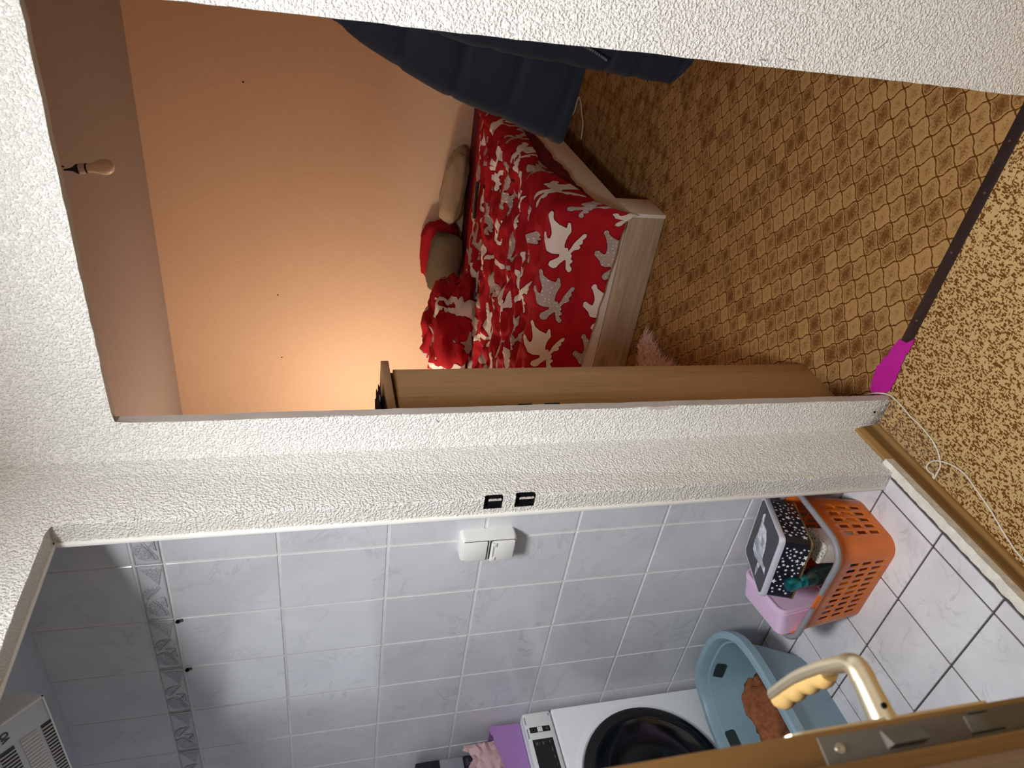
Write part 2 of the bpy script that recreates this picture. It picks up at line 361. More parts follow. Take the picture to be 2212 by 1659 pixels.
# ================================================================== the setting
HX, BY = -1.14, 1.338            # hall wall planes
XZ = lambda y0: Matrix(((1, 0, 0, 0), (0, 0, 1, y0), (0, 1, 0, 0), (0, 0, 0, 1)))          # outline (x,z), thickness towards +y
YZ = lambda x0: Matrix(((0, 0, -1, x0), (1, 0, 0, 0), (0, 1, 0, 0), (0, 0, 0, 1)))         # outline (y,z), thickness towards -x
def notch(a0, a1, h0, h1, l, r, top, jit, seed):
    """rectangle a0..a1 x h0..h1 with a doorway l..r up to top, edges a little uneven"""
    rnd_ = lambda k, s: jit*(.5*nz(k*5.3, seed, s)+.6*nz(k*31, seed, s+.5))
    p = [(a0, h0), (l, h0)]; nn = 60
    p += [(l+rnd_(top*i/nn, 1), h0+(top-h0)*i/nn) for i in range(1, nn)]
    p.append((l, top)); mm = 30
    p += [(l+(r-l)*i/mm, top+rnd_(i/mm, 2)) for i in range(1, mm)]
    p.append((r, top)); p += [(r+rnd_(top*i/nn+9, 3), h0+(top-h0)*i/nn) for i in range(nn-1, 0, -1)]
    p += [(r, h0), (a1, h0), (a1, h1), (a0, h1)]
    return p
def wall_with_door(out, th, mtx, l, r, top, mats, bev=.004):
    bm = bmesh.new(); n = len(out)
    a = [bm.verts.new(mtx @ Vector((x, y, 0))) for x, y in out]; b = [bm.verts.new(mtx @ Vector((x, y, th))) for x, y in out]
    bm.faces.new(a[::-1]); bm.faces.new(b); rim = []
    for i in range(n):
        f = bm.faces.new((a[i], a[(i+1) % n], b[(i+1) % n], b[i]))
        x, y = (out[i][0]+out[(i+1) % n][0])/2, (out[i][1]+out[(i+1) % n][1])/2
        if l-.02 < x < r+.02 and y < top+.02 and 1 <= i < n-4: f.material_index = 1; rim.append(i)
    if bev:
        es = [e for i in rim for e in a[i].link_edges if e.other_vert(a[i]) is a[(i+1) % n]]
        bmesh.ops.bevel(bm, geom=es, offset=bev, segments=2, profile=.5, affect='EDGES')
    me = from_bm(bm, 50)
    for m_ in mats: me.materials.append(M[m_])
    return me
DL, DR, DT = -1.034, -.209, 1.996
wb = struct('wall_back', wall_with_door(notch(HX-.02, 1.2, 0, 2.62, DL, DR, DT, .0030, 3), .024, XZ(BY), DL, DR, DT, ('plaster', 'grey_jamb')), None)
obj('wall_core', wall_with_door(notch(-4.0, 1.2, 0, 2.62, -1.125, -.13, 2.06, 0, 1), .085, XZ(BY+.0245), -1.125, -.13, 2.06, ('wallpaper', 'grey_jamb'), 0), None, wb)
JY, JT = 1.155, 2.093
wl = struct('wall_left', wall_with_door(notch(-1.5, BY+.005, 0, 2.62, .40, JY, JT, .004, 8), .052, YZ(HX), .40, JY, JT, ('plaster', 'plaster2'), .006), None)
# two gouged strike holes in the bathroom jamb, cut for real
bm = bmesh.new()
def chunk(y, z0, z1, dy, seed):
    pts = []
    for i in range(14):
        a = 2*math.pi*i/14; ca, sa = math.cos(a), math.sin(a)
        pts.append(((z0+z1)/2+(z1-z0)/2*math.copysign(abs(ca)**.35, ca)*(1+.10*nz(i, seed, 0)), dy*math.copysign(abs(sa)**.5, sa)*(1+.35*nz(i, seed, 3))))
    a = [bm.verts.new((HX+.02, y+d_, z_)) for z_, d_ in pts]; b = [bm.verts.new((HX-.035, y+d_, z_)) for z_, d_ in pts]
    bm.faces.new(a); bm.faces.new(b[::-1])
    for i in range(14): bm.faces.new((a[i], a[(i+1) % 14], b[(i+1) % 14], b[i]))
chunk(JY+.0005, 1.168, 1.212, .0075, 1.2); chunk(JY+.002, 1.090, 1.138, .0085, 5.1)
cm = from_bm(bm); cm.materials.append(M['darkhole']); co = bpy.data.objects.new('cut', cm); COL.objects.link(co)
md = wl.modifiers.new('cut', 'BOOLEAN'); md.object = co; md.operation = 'DIFFERENCE'; md.solver = 'EXACT'
try: md.material_mode = 'TRANSFER'
except Exception: pass
bpy.context.view_layer.update(); dg = bpy.context.evaluated_depsgraph_get(); nm = bpy.data.meshes.new_from_object(wl.evaluated_get(dg))
wl.modifiers.clear(); wl.data = nm; bpy.data.objects.remove(co)
for i, (z0, z1) in enumerate(((1.168, 1.212), (1.090, 1.138))):      # torn plaster lips at the holes
    vs = []; 
    for k in range(15):
        z = z0+.004+(z1-z0-.014)*k/14; h = .0045*(1+.8*nz(k*.9, i, 2))
        vs += [(HX-.006-.002*nz(k*.7, i, 7), JY+.001, z), (HX-.005-.002*nz(k*.9, i, 4), JY-.002-h*.5, z), (HX-.013, JY+.001, z)]
    fs = [(3*k+a_, 3*k+b_, 3*k+3+b_, 3*k+3+a_) for k in range(14) for a_, b_ in ((0, 1), (1, 2), (2, 0))]
    obj('torn_edge', mesh(vs, fs), 'whiteplastic', wl)
# bathroom edge trim
struct('trim_1', boxes_me([((HX-.060, JY-.006, .08), (HX-.051, JY+.006, JT+.004)), ((HX-.060, .40, JT-.004), (HX-.051, JY+.006, JT+.006))], .0015), 'whiteplastic')
struct('wall_right', box_me((1.2, -1.5, 0), (1.26, BY, 2.62)), 'plaster')
struct('wall_rear', box_me((HX, -1.56, 0), (1.26, -1.5, 2.62)), 'plaster')
struct('floor', box_me((HX, -1.5, -.05), (1.2, 1.372, 0)), 'carpet_hall')
struct('ceiling', box_me((HX-.05, -1.5, 2.62), (1.26, BY+.11, 2.68)), 'hallceil')
# baseboard along the left wall and across the bathroom step
prof = [(0, 0), (.021, 0), (.021, .010), (.0165, .022), (.0145, .026), (.0135, .049), (.0115, .053), (.006, .070), (.002, .0745), (0, .0745)]
rings = [[Vector((HX+x, y, z)) for x, z in prof] for y in (-1.5, BY-.001)]
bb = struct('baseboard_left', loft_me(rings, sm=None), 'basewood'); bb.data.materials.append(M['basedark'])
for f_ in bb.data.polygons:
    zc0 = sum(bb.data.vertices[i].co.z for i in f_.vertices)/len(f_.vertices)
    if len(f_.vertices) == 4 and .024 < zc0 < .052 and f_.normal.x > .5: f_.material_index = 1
# bedroom shell
struct('floor_bedroom', box_me((-4.0, 1.372, -.05), (1.2, 5.0, 0)), 'carpet_bed')
struct('wall_far', box_me((-4.06, 5.0, 0), (1.26, 5.06, 2.62)), 'wallpaper')
struct('wall_bedroom_left', box_me((-4.06, 1.36, 0), (-4.0, 5.0, 2.62)), 'wallpaper')
struct('wall_bedroom_right', box_me((1.2, 1.45, 0), (1.26, 5.0, 2.62)), 'wallpaper')
struct('ceiling_bedroom', box_me((-4.06, BY+.11, 2.62), (1.26, 5.06, 2.68)), 'ceil')
# bathroom shell
TY, BZ, GX, GP = 1.266, .08, -1.3966, .2032
fb = struct('floor_bathroom', box_me((-2.95, -.4, -.02), (HX-.0, TY+.02, BZ-.0045)), 'fgrout')
wt = struct('wall_bathroom_tiled', box_me((-2.95, TY+.0010, 0), (HX-.05, TY+.06, 2.249)), 'wgrout')
struct('wall_bathroom_left', box_me((-3.0, -.4, 0), (-2.95, TY+.06, 2.249)), 'walltile')
tw = NT('dusk_window_glass', .3, .5); tw.b.inputs['Base Color'].default_value = C(160, 180, 210); tw.b.inputs['Emission Color'].default_value = (.86, .91, 1, 1); tw.b.inputs['Emission Strength'].default_value = 1.9; M['dusk'] = tw.m  # glowing glass added in an unseen wall as cool fill light for the bathroom
w1 = struct('window_1', boxes_me([((-2.95, .05, 1.28), (-2.935, .75, 1.33)), ((-2.95, .05, 1.97), (-2.935, .75, 2.02)), ((-2.95, .05, 1.33), (-2.935, .10, 1.97)), ((-2.95, .70, 1.33), (-2.935, .75, 1.97))], .003), 'whiteplastic')
obj('pane', box_me((-2.949, .10, 1.33), (-2.943, .70, 1.97)), 'dusk', w1)
struct('wall_bathroom_front', box_me((-3.0, -.45, 0), (HX-.05, -.4, 2.249)), 'walltile')
struct('ceiling_bathroom', box_me((-3.0, -.45, 2.249), (HX-.052, TY+.06, 2.30)), 'bathceil')
TM = {}
def tile(parent, name, mat, lo, hi, bev):
    sz = tuple(round(hi[i]-lo[i], 4) for i in range(3)); key = (sz, mat)
    if key not in TM: TM[key] = box_me(tuple(-s/2 for s in sz), tuple(s/2 for s in sz), bev, 1); TM[key].materials.append(M[mat])
    return obj(name, TM[key], None, parent, tuple((lo[i]+hi[i])/2 for i in range(3)))
g = .0030
xs = [HX-.055]+[GX+GP*k for k in range(0, -9, -1)]; xs = [x for x in xs if x > -2.95]+[-2.95]; xs.sort(reverse=True)
zr = [BZ, .1300, .3870, .6450, .9040, 1.1615, 1.4115, 1.6750, 1.9320, 1.9965, 2.249]
RELIEF = None
def leafshapes():
    W_, H_ = GP-2*g, .0645-2*g; bm_ = bmesh.new()
    shapes = [[(.97, .05), (.95, .97), (.80, .86), (.63, .74), (.80, .42)],
              [(.39, .16), (.46, .04), (.55, .10), (.61, .32), (.63, .70), (.52, .45)],
              [(.32, .02), (.20, .05), (.11, .18), (.06, .50), (.06, .84), (.16, .74), (.26, .60), (.37, .38)],
              [(.385, .46), (.05, .90), (.12, .90), (.29, .62)],
              [(.42, .45), (.40, .86), (.425, .86)], [(.30, .60), (.41, .88), (.22, .90)],
              [(.62, .74), (.395, .17), (.385, .20), (.60, .80)]]
    for i, sh in enumerate(shapes):
        h = .0016+.0006*(i % 3)
        a = [bm_.verts.new(((u-.5)*W_, 0, (.5-v)*H_)) for u, v in sh]
        cu_, cv_ = sum(u for u, v in sh)/len(sh), sum(v for u, v in sh)/len(sh)
        b = [bm_.verts.new(((u+(cu_-u)*.10-.5)*W_, -h, (.5-v-(cv_-v)*.10)*H_)) for u, v in sh]
        n_ = len(sh); bm_.faces.new(b)
        for k_ in range(n_): bm_.faces.new((a[k_], a[(k_+1) % n_], b[(k_+1) % n_], b[k_]))
    for (u0, v0, u1, v1) in ((.0, .0, 1, .05), (0, .95, 1, 1), (0, .05, .012, .95), (.988, .05, 1, .95)):
        add_box(bm_, ((u0-.5)*W_, -.0012, (.5-v1)*H_), ((u1-.5)*W_, 0, (.5-v0)*H_))
    return from_bm(bm_)
RELIEF = leafshapes(); RELIEF.materials.append(M['relief'])
for i in range(len(xs)-1):
    x1, x0 = xs[i]-g, xs[i+1]+g
    if x1-x0 < .015: continue
    for j in range(len(zr)-1):
        z0, z1 = zr[j]+g, zr[j+1]-g
        if j == 8:
            tl = tile(wt, 'border_tile', 'band', (x0, TY-.001, z0), (x1, TY+.006, z1), .001)
            o = obj('leaf_relief', RELIEF, None, tl, (0, -.0036, 0))
            if i == 0: o.location = ((x1-x0)/2-GP/2+g, -.0036, 0); o.scale = (1, 1, 1)
        else:
            tile(wt, 'tile', 'walltile', (x0, TY-.001, z0), (x1, TY+.006, z1), .0016)
fx = [-1.160]+[-1.210-.2035*k for k in range(9)]; fx = [x for x in fx if x > -2.94]+[-2.95]
fy = [1.266]+[1.1565-.2035*k for k in range(8)]; fy = [y for y in fy if y > -.38]+[-.4]
for i in range(len(fx)-1):
    for j in range(len(fy)-1):
        tile(fb, 'tile', 'floortile', (fx[i+1]+g*.9, fy[j+1]+g*.9, BZ-.010), (fx[i]-g*.9, fy[j]-g*.9, BZ), .0012)
# chipped white cement strip of the step and the dirty groove beside it
vs = []; ny = 90
for k in range(ny):
    y = .40+(JY+.04-.40)*k/(ny-1); e = .003*nz(y*40, 0, 1)+.002*nz(y*110, 3, 1); z = BZ+.004+.0025*nz(y*30, 5, 2)
    vs += [(HX+.012, y, .055), (HX+.0135+.002*nz(y*50, 9, 9), y, z-.003), (HX+.004, y, z+.0015*nz(y*70, 1, 4)), (-1.1505+e, y, z), (-1.1535+e, y, BZ-.012), (-1.153, y, .055)]
fs = [(6*k+a, 6*k+(a+1) % 6, 6*k+6+(a+1) % 6, 6*k+6+a) for k in range(ny-1) for a in range(6)]
struct('trim_2', mesh(vs, fs, sm=50), 'cement')
# small marks on the plaster and the wallpaper
RYm = lambda x, y, z: Matrix.Translation((x, y, z)) @ Matrix.Rotation(math.radians(90), 4, 'X')
obj('screw_hole', lathe_me([(.0038, -.0004), (.0038, .0006), (.0018, .0002)], 12, RYm(-1.076, BY, .036)), 'darkhole', wb)
def scratch(x0, z0, x1, z1, w=.0006):
    d_ = Vector((x1-x0, 0, z1-z0)).normalized(); n_ = Vector((-d_.z, 0, d_.x))*w; vs_ = []
    for k in range(9):
        f_ = k/8; c_ = Vector((x0+(x1-x0)*f_, BY-.0012, z0+(z1-z0)*f_))+n_*nz(k*1.3, x0*9, 0)*3; e_ = n_*(1-abs(2*f_-1)**2)
        vs_ += [c_-e_, c_+e_, c_+Vector((0, .002, 0))]
    obj('scratch', mesh(vs_, [(3*k+a, 3*k+(a+1) % 3, 3*k+3+(a+1) % 3, 3*k+3+a) for k in range(8) for a in range(3)]), 'print', wb)
scratch(-.159, .497, -.138, .479); scratch(-.190, .69, -.192, .668, .0004); scratch(-.198, .745, -.197, .725, .0008); scratch(-1.05, 1.307, -1.062, 1.297, .0004)
wf = [o for o in S.objects if o.name == 'wall_far'][0]
for x, z in ((-1.199, 1.983), (-2.699, 1.842), (-3.256, 1.835)): obj('nail_hole', lathe_me([(.006, -.0004), (.005, .0008), (.002, .001)], 10, RYm(x, 5.0, z)), 'darkhole', wf)
bq = bmesh.new()
for z0, z1 in ((1.062, 1.098), (.990, 1.030)): add_box(bq, (DL-.004, BY+.0235, z0), (DL+.0016, BY+.0275, z1))
obj('strike_plate', from_bm(bq), 'darkhole', wb)
ch = [(DL-.001, .672), (DL-.006, .678), (DL-.004, .690), (DL-.010, .700), (DL-.008, .716), (DL-.012, .728), (DL-.006, .738), (DL-.009, .748), (DL-.003, .757), (DL-.0005, .760)]
obj('paint_chip', poly_me(ch, .0010, XZ(BY-.0007)), 'grey_jamb', wb)
for x, z, lb_ in ((-1.607, 1.925, 'small dark nail below the border tiles, nearer the doorway'), (-1.811, 1.925, 'small dark nail below the border tiles, farther into the bathroom')):
    nl = thing('wall_nail', lb_, 'nail', (x, TY-.001, z)); obj('nail_head', lathe_me([(.0028, 0), (.0028, .004), (.0055, .0045), (.0050, .007), (.002, .008)], 10, Matrix.Rotation(math.radians(90), 4, 'X')), 'darkhole', nl)
    obj('wall_plug', box_me((-.004, -.0035, -.012), (.004, 0, -.003), .001), 'fgrout', nl)
# dark carpet strip in the bedroom doorway with its screws
st = struct('trim_3', box_me((DL-.03, 1.366, 0), (DR+.06, 1.401, .004), .0015, 2), 'strip')
for x, y in ((-.316, 1.386), (-.44, 1.380), (-.60, 1.385), (-.80, 1.383), (-.372, 1.399)):
    obj('screw', lathe_me([(.0001, .0045), (.0028, .0044), (.0032, .0036)], 10), 'screw', st, (x, y, 0.0006))

# ================================================================== bathroom things
# --- open bathroom door seen on its edge
TH = math.radians(-14); HINGE = (-1.1221, .389)
dr = thing('bathroom_door', 'oak-veneered door standing open on its edge beside the bathroom', 'door', (HINGE[0], HINGE[1], .012), (0, 0, TH))
LX = .62
obj('door_leaf', boxes_me([((0, -.0265, .02), (LX, 0, 2.03)), ((0, -.0405, .02), (LX+.013, -.0265, 2.03))], .002), 'doorwood', dr)
pl = obj('lock_plate', box_me((LX-.0005, -.0255, .925), (LX+.0014, -.0045, 1.186), .0007, 2), 'metalgrey', dr)
obj('latch_bolt', mesh([(LX, -.022, 1.092), (LX, -.008, 1.092), (LX, -.022, 1.128), (LX, -.008, 1.128), (LX+.012, -.0205, 1.092), (LX+.004, -.0085, 1.092), (LX+.012, -.0205, 1.128), (LX+.004, -.0085, 1.128)],
    [(0, 1, 5, 4), (2, 6, 7, 3), (4, 5, 7, 6), (0, 4, 6, 2), (1, 3, 7, 5)]), 'metalgrey', pl)
obj('dead_bolt', boxes_me([((LX, -.0215, 1.008), (LX+.0022, -.0075, 1.042))], .0008), 'metalgrey', pl)
obj('bolt_slot', boxes_me([((LX+.0005, -.0225, 1.007), (LX+.0016, -.0212, 1.043)), ((LX+.0005, -.0076, 1.015), (LX+.0016, -.0064, 1.036))]), 'darkhole', pl)
RX = lambda x, y, z: Matrix.Translation((x, y, z)) @ Matrix.Rotation(math.radians(90), 4, 'Y')
for z in (1.170, .940): obj('screw', lathe_me([(.0046, 0), (.0042, .0014), (.002, .0018), (.0004, .0010)], 14, RX(LX+.001, -.015, z)), 'screw', pl)
# gold handle with its long plate
HZ = 1.088
hd = obj('door_handle', lathe_me([(.0125, 0), (.0122, .012), (.0112, .03), (.0108, .044), (.0104, .050)], 20, Matrix.Translation((.582, 0, HZ)) @ Matrix.Rotation(math.radians(-90), 4, 'X')), 'gold', dr)
neck = spline([(.582, .042, HZ), (.5815, .053, HZ), (.575, .0605, HZ), (.556, .0655, HZ+.001), (.535, .070, HZ+.001), (.49, .076, HZ+.001), (.436, .077, HZ)], 6)
n_ = len(neck); rings = []
for i, p in enumerate(neck):
    s_ = i/(n_-1); tg = (neck[min(i+1, n_-1)]-neck[max(i-1, 0)]).normalized(); side = tg.cross(Vector((0, 0, 1))).normalized()
    w = .0112-.0030*min(1, s_*2); h = .0116-.002*s_
    rings.append([p+side*w*math.cos(a)+Vector((0, 0, 1))*h*math.sin(a) for a in [2*math.pi*k/14 for k in range(14)]])
obj('lever', loft_me(rings), 'gold', hd)
rings = []
for i in range(41):
    s_ = i/40; x = .538-(.538-.437)*s_; bump_ = .0028*abs(math.sin(s_*math.pi*4))
    w = .0090+bump_; c0 = Vector((x, .0645+.006*min(1, s_*2)-.5*bump_, HZ-.001))
    rings.append([c0+Vector((0, 1, 0))*w*math.cos(a)*(1 if math.cos(a) < 0 else .6)+Vector((0, 0, 1))*.0098*math.sin(a) for a in [2*math.pi*k/12 for k in range(12)]])
obj('finger_grip', loft_me(rings), 'cream', hd)
obj('set_screw', lathe_me([(.0026, 0), (.0026, .0022)], 10, RX(.5935, .016, HZ+.002)), 'darkhole', hd)
obj('escutcheon', poly_me(rrect(.036, .215, .012), .007, Matrix.Translation((.575, 0, HZ-.005)) @ Matrix(((1, 0, 0, 0), (0, 0, 1, 0), (0, 1, 0, 0), (0, 0, 0, 1)))), 'gold', dr)

# --- light switch with hinged socket cover
sw = thing('wall_switch', 'white double wall switch with hinged socket cover on tiles', 'switch', (-1.3975, TY-.001, 1.157))
def rbox(w, d, h, r, taper=.93, n=5):   # outline in (x,z), protruding to -y
    a = rrect(w, h, r, n); mid = [(x*1, z*1) for x, z in a]
    return loft_me([[Vector((x, 0, z)) for x, z in a], [Vector((x, -d*.75, z)) for x, z in mid], [Vector((x*taper, -d, z*(1-(1-taper)*w/h))) for x, z in a]])
obj('switch_frame', rbox(.080, .0385, .146, .010), 'whiteplastic', sw)
obj('seam', boxes_me([((-.0345, -.0375, .0030), (.0345, -.0395, .0670)), ((-.0345, -.0375, -.0670), (.0345, -.0395, -.0005))]), 'tubslot', sw)
rk = obj('rocker', box_me((-.0335, -.0445, .004), (.0335, -.036, .066), .0025), 'whiteplastic', sw); rk.rotation_euler = (math.radians(-3.0), 0, 0)
cv_ = obj('socket_cover', box_me((-.0335, -.0465, -.066), (.0335, -.036, -.008), .003), 'whiteplastic', sw); 
obj('cover_hinge', tube_me([(-.0325, -.0445, -.0075), (.0325, -.0445, -.0075)], .0045, 10), 'whiteplastic', cv_)
for sx_ in (-.026, .026): obj('hinge_end', box_me((sx_-.0065, -.050, -.017), (sx_+.0065, -.045, -.004), .002), 'whiteplastic', cv_)

# --- washing machine
wm = thing('washing_machine', 'white front-loading washing machine with dark glass door against tiles', 'washer', (-2.55, .955, BZ))
WX = .30   # front plane, local x
obj('body', boxes_me([((-.28, -.2995, .01), (WX-.015, .2995, .752)), ((-.28, -.2995, .7535), (WX-.02, .2995, .853))], .006), 'whitecoat', wm)
obj('front_panel', box_me((WX-.02, -.2995, .12), (WX, .2995, .752), .007, 3), 'whitecoat', wm)
obj('kick_plate', box_me((WX-.045, -.29, .01), (WX-.02, .29, .118), .003), 'whitecoat', wm)
cp = obj('control_panel', box_me((WX-.028, -.2995, .7545), (WX-.002, .2995, .855), .010, 3), 'panelwhite', wm)
obj('button_strip', box_me((WX-.0035, .226, .771), (WX-.0008, .245, .841), .0006, 1), 'darkglass', cp)
obj('start_button', box_me((WX-.001, .2275, .798), (WX-.0002, .2435, .815), .0003, 1), 'panelwhite', cp)
obj('display', box_me((WX-.0035, -.02, .771), (WX-.0008, .203, .841), .0006, 1), 'darkglass', cp)
F_ = lambda y, z: Matrix(((0, 0, 1, WX-.0014), (1, 0, 0, y), (0, 1, 0, z), (0, 0, 0, 1)))
for y, z, h_ in ((.270, .850, .028), (.226, .850, .036), (.283, .766, .008)):
    bq = bmesh.new(); n3 = int(h_/.0026)
    for i in range(n3): add_box(bq, (WX-.0016, y-h_/2+i*.0026, z-.0014-.0003*(i % 3)), (WX-.0011, y-h_/2+i*.0026+.0017, z+.0013))
    obj('panel_print', from_bm(bq), 'print', cp)
for k_, (y, z, w) in enumerate(((.188, .832, .012), (.188, .829, .010), (.188, .826, .012), (.188, .809, .012), (.188, .806, .010), (.190, .784, .010), (.165, .782, .014), (.14, .781, .010), (.115, .780, .008), (.188, .820, .009))):
    obj('display_mark', box_me((WX-.001, y-w/2, z-.0008), (WX-.0004, y+w/2, z+.0008)), 'print', cp)
obj('button_mark', lathe_me([(.0052, 0), (.0052, .0004), (.0040, .0004), (.0040, 0)], 20, Matrix.Translation((WX-.0008, .2355, .829)) @ Matrix.Rotation(math.radians(90), 4, 'Y')), 'print', cp)
obj('button_mark', boxes_me([((WX-.0009, .231, .784), (WX-.0004, .240, .7852)), ((WX-.0009, .231, .779), (WX-.0004, .240, .7802)), ((WX-.0009, .2345, .781), (WX-.0004, .2365, .783))]), 'print', cp)
D_ = Matrix.Translation((WX-.002, .010, .475)) @ Matrix.Rotation(math.radians(90), 4, 'Y')
dd = obj('door_ring', lathe_me([(.262, .0), (.258, .006), (.246, .009), (.240, .004)], 56, D_), 'whitecoat', wm)
obj('door_glass', lathe_me([(.242, .002), (.240, .020), (.232, .026), (.205, .028), (.198, .024), (.150, .012), (.11, .008), (.001, .006)], 56, D_), 'glassblack', wm)

# --- purple box with pink paper on the machine, packages behind
pb = thing('purple_box', 'lilac-purple cardboard box standing on the washing machine', 'box', (-2.305, 1.10, BZ+.8555))
top = [(-.148, .070), (-.10, .073), (-.05, .080), (-.02, .082), (.02, .083), (.06, .089), (.085, .098), (.118, .098), (.128, .1045), (.152, .1045)]
rings = []
front = [(-.152, 0), (.150, 0)]+top[::-1]
def panel(name, pts, x, th, mat): obj(name, poly_me(pts, th, Matrix(((0, 0, 1, x), (1, 0, 0, 0), (0, 1, 0, 0), (0, 0, 0, 1)))), mat, pb)
panel('front_panel', front, 0, .002, 'purple'); panel('back_panel', front, -.12, .002, 'purple')
obj('side_panel', boxes_me([((-.12, .148, 0), (0, .150, .100))]), 'purple', pb); obj('side_panel', boxes_me([((-.12, -.152, 0), (0, -.150, .070))]), 'purple', pb)
obj('inside', boxes_me([((-.118, -.150, .001), (-.0005, .148, .012))]), 'purpledark', pb)
# crumpled pink paper bag
vs = []; nu, nv_ = 30, 12
for j in range(nv_):
    for i in range(nu):
        a = 2*math.pi*i/nu; h = j/(nv_-1); y = 1.125+.105*math.cos(a)*(1+.12*h)-.015*h; x = -2.355+.032*math.sin(a)*(1-.25*h)
        wv = .012*h*nz(i*.9, j*.6, 4)+.007*nz(i*1.7, j*1.1, 9)
        hh = (.135+.040*math.cos(a)+.022*nz(i*.55, 2, 1))
        vs.append((x+wv, y+wv*.6, BZ+.870+hh*h+.008*h*nz(i*1.3, j, 6)))
fs = [(j*nu+i, j*nu+(i+1) % nu, (j+1)*nu+(i+1) % nu, (j+1)*nu+i) for j in range(nv_-1) for i in range(nu)]+[tuple(range(nu))]
pp = obj('paper_bag', mesh(vs, fs), 'pinkpaper'); tag(pp, 'crumpled pink paper bag sticking out of the purple box', 'paper bag')
md = pp.modifiers.new('t', 'SOLIDIFY'); md.thickness = .0012
def package(name, label, z0, z1, mat, x1=-2.45, lines=()):
    t_ = thing(name, label, 'package', (-2.58, 1.08, BZ+z0)); h = z1-z0
    bm_ = bmesh.new(); add_box(bm_, (-.12, -.16, 0), (.13, .165, h)); bmesh.ops.bevel(bm_, geom=list(bm_.edges), offset=.006, segments=2, profile=.5, affect='EDGES'); bmesh.ops.subdivide_edges(bm_, edges=list(bm_.edges), cuts=1)
    obj('wrapper', from_bm(bm_, 40), mat, t_)
    for y, z, w, s_ in lines:
        bq = bmesh.new()
        for i in range(w): add_box(bq, (.1300, y-i*s_*.42, z-s_*(.5+.2*(i % 2))), (.1306, y-i*s_*.42+s_*.16, z+s_*.5*(1-.3*(i % 3 == 1))), Matrix.Shear('XY', 4, (0, 0)) )
        obj('printed_lettering', from_bm(bq), 'print', t_)
    return t_
package('black_package', 'dark printed package at the bottom of stack behind purple box', .8555, 1.036, 'package', lines=((.135, .150, 6, .024), (.115, .112, 6, .024), (.15, .170, 7, .008), (.12, .082, 9, .008)))
package('grey_package', 'pale grey wrapped package in the middle of the stack', 1.0365, 1.119, 'packgrey')
package('black_package', 'dark printed package on top of the stack by the tiles', 1.1195, 1.201, 'package', lines=((.14, .064, 4, .014), (.13, .040, 8, .014)))

# --- blue-grey laundry tub
TCX, TCY = -1.992, .925
tub = thing('laundry_tub', 'blue-grey plastic laundry tub on the bathroom floor', 'tub', (TCX, TCY, BZ))
def sup(a, b, z, n=48, e=3.2, oy=0):
    out = []
    for k in range(n):
        t_ = 2*math.pi*k/n; c_, s_ = math.cos(t_), math.sin(t_)
        out.append(Vector((a*math.copysign(abs(c_)**(2/e), c_), b*math.copysign(abs(s_)**(2/e), s_), z)))
    return out
def rimz(v, base): return base+.022*max(0, abs(v.y)/.31-.72)*3.2
rr = [(.105, .205, .004, 2.6), (.118, .225, .0, 3), (.165, .262, .13, 3), (.192, .285, .222, 3.1), (.200, .293, .224, 3.1), (.218, .311, .220, 3.1), (.2185, .3115, .245, 3.1), (.214, .307, .252, 3.1), (.199, .292, .252, 3.1), (.194, .287, .246, 3.1),
      (.188, .281, .224, 3.1), (.183, .276, .222, 3.1), (.157, .254, .13, 3), (.112, .218, .008, 3), (.10, .20, .006, 2.6)]
rings = []
for a, b, z, e in rr:
    r_ = sup(a, b, z, 56, e)
    if z > .2:
        for v in r_: v.z = rimz(v, z)
    rings.append(r_)
body = obj('tub_shell', loft_me(rings, sm=28), 'tubblue', tub)
def slot(cx_, cy_, cz_, ang, w=.075, h=.032):
    m_ = Matrix.Translation((cx_, cy_, cz_)) @ Matrix.Rotation(ang, 4, 'Z') @ Matrix.Rotation(math.radians(-16), 4, 'Y') @ Matrix(((0, 0, 1, 0), (1, 0, 0, 0), (0, 1, 0, 0), (0, 0, 0, 1)))
    obj('grip_slot', poly_me(rrect(w, h, .008), .003, m_), 'tubslot', tub)
slot(-.060, .2655, .205, math.radians(-84), .07, .034); slot(-.1765, .085, .205, math.radians(-3), .07, .034)
# cloths inside the tub
def blob(name, c_, r_, mat, amp, seed, nu=36, nv=20, flat=.5, tilt=0, e=2.0):
    vs = []; 
    for j in range(nv+1):
        ph = math.pi*j/nv-math.pi/2
        for i in range(nu):
            th = 2*math.pi*i/nu; d_ = Vector((math.cos(ph)*math.cos(th), math.cos(ph)*math.sin(th), math.sin(ph)))
            q_ = Vector([math.copysign(abs(x)**(2/e), x) for x in d_])
            k_ = 1+amp*nz(d_.x*2.2+seed, d_.y*2.2, d_.z*2.2)+amp*.5*nz(d_.x*6+seed, d_.y*6, d_.z*6)
            v = Vector((q_.x*r_[0]*k_, q_.y*r_[1]*k_, q_.z*r_[2]*k_))
            vs.append(v)
    if tilt:
        R_ = Matrix.Rotation(tilt[1], 4, tilt[0]); vs = [R_ @ v for v in vs]
    zmin = min(v.z for v in vs)
    fs = [(j*nu+i, j*nu+(i+1) % nu, (j+1)*nu+(i+1) % nu, (j+1)*nu+i) for j in range(nv) for i in range(nu)]
    o = obj(name, mesh(vs, fs, sm=80), mat); o.location = c_; return o
tag(blob('brown_fleece', (-2.03, 1.005, BZ+.112), (.052, .125, .078), 'brownfleece', .35, 3.0, tilt=('Z', math.radians(-8))), 'brown fleece garment crumpled inside the blue-grey tub', 'clothing')
tag(blob('grey_cloth', (-2.03, .79, BZ+.085), (.07, .07, .05), 'greycloth', .6, 8.0), 'pale grey cloth crumpled at the near end of tub', 'clothing')

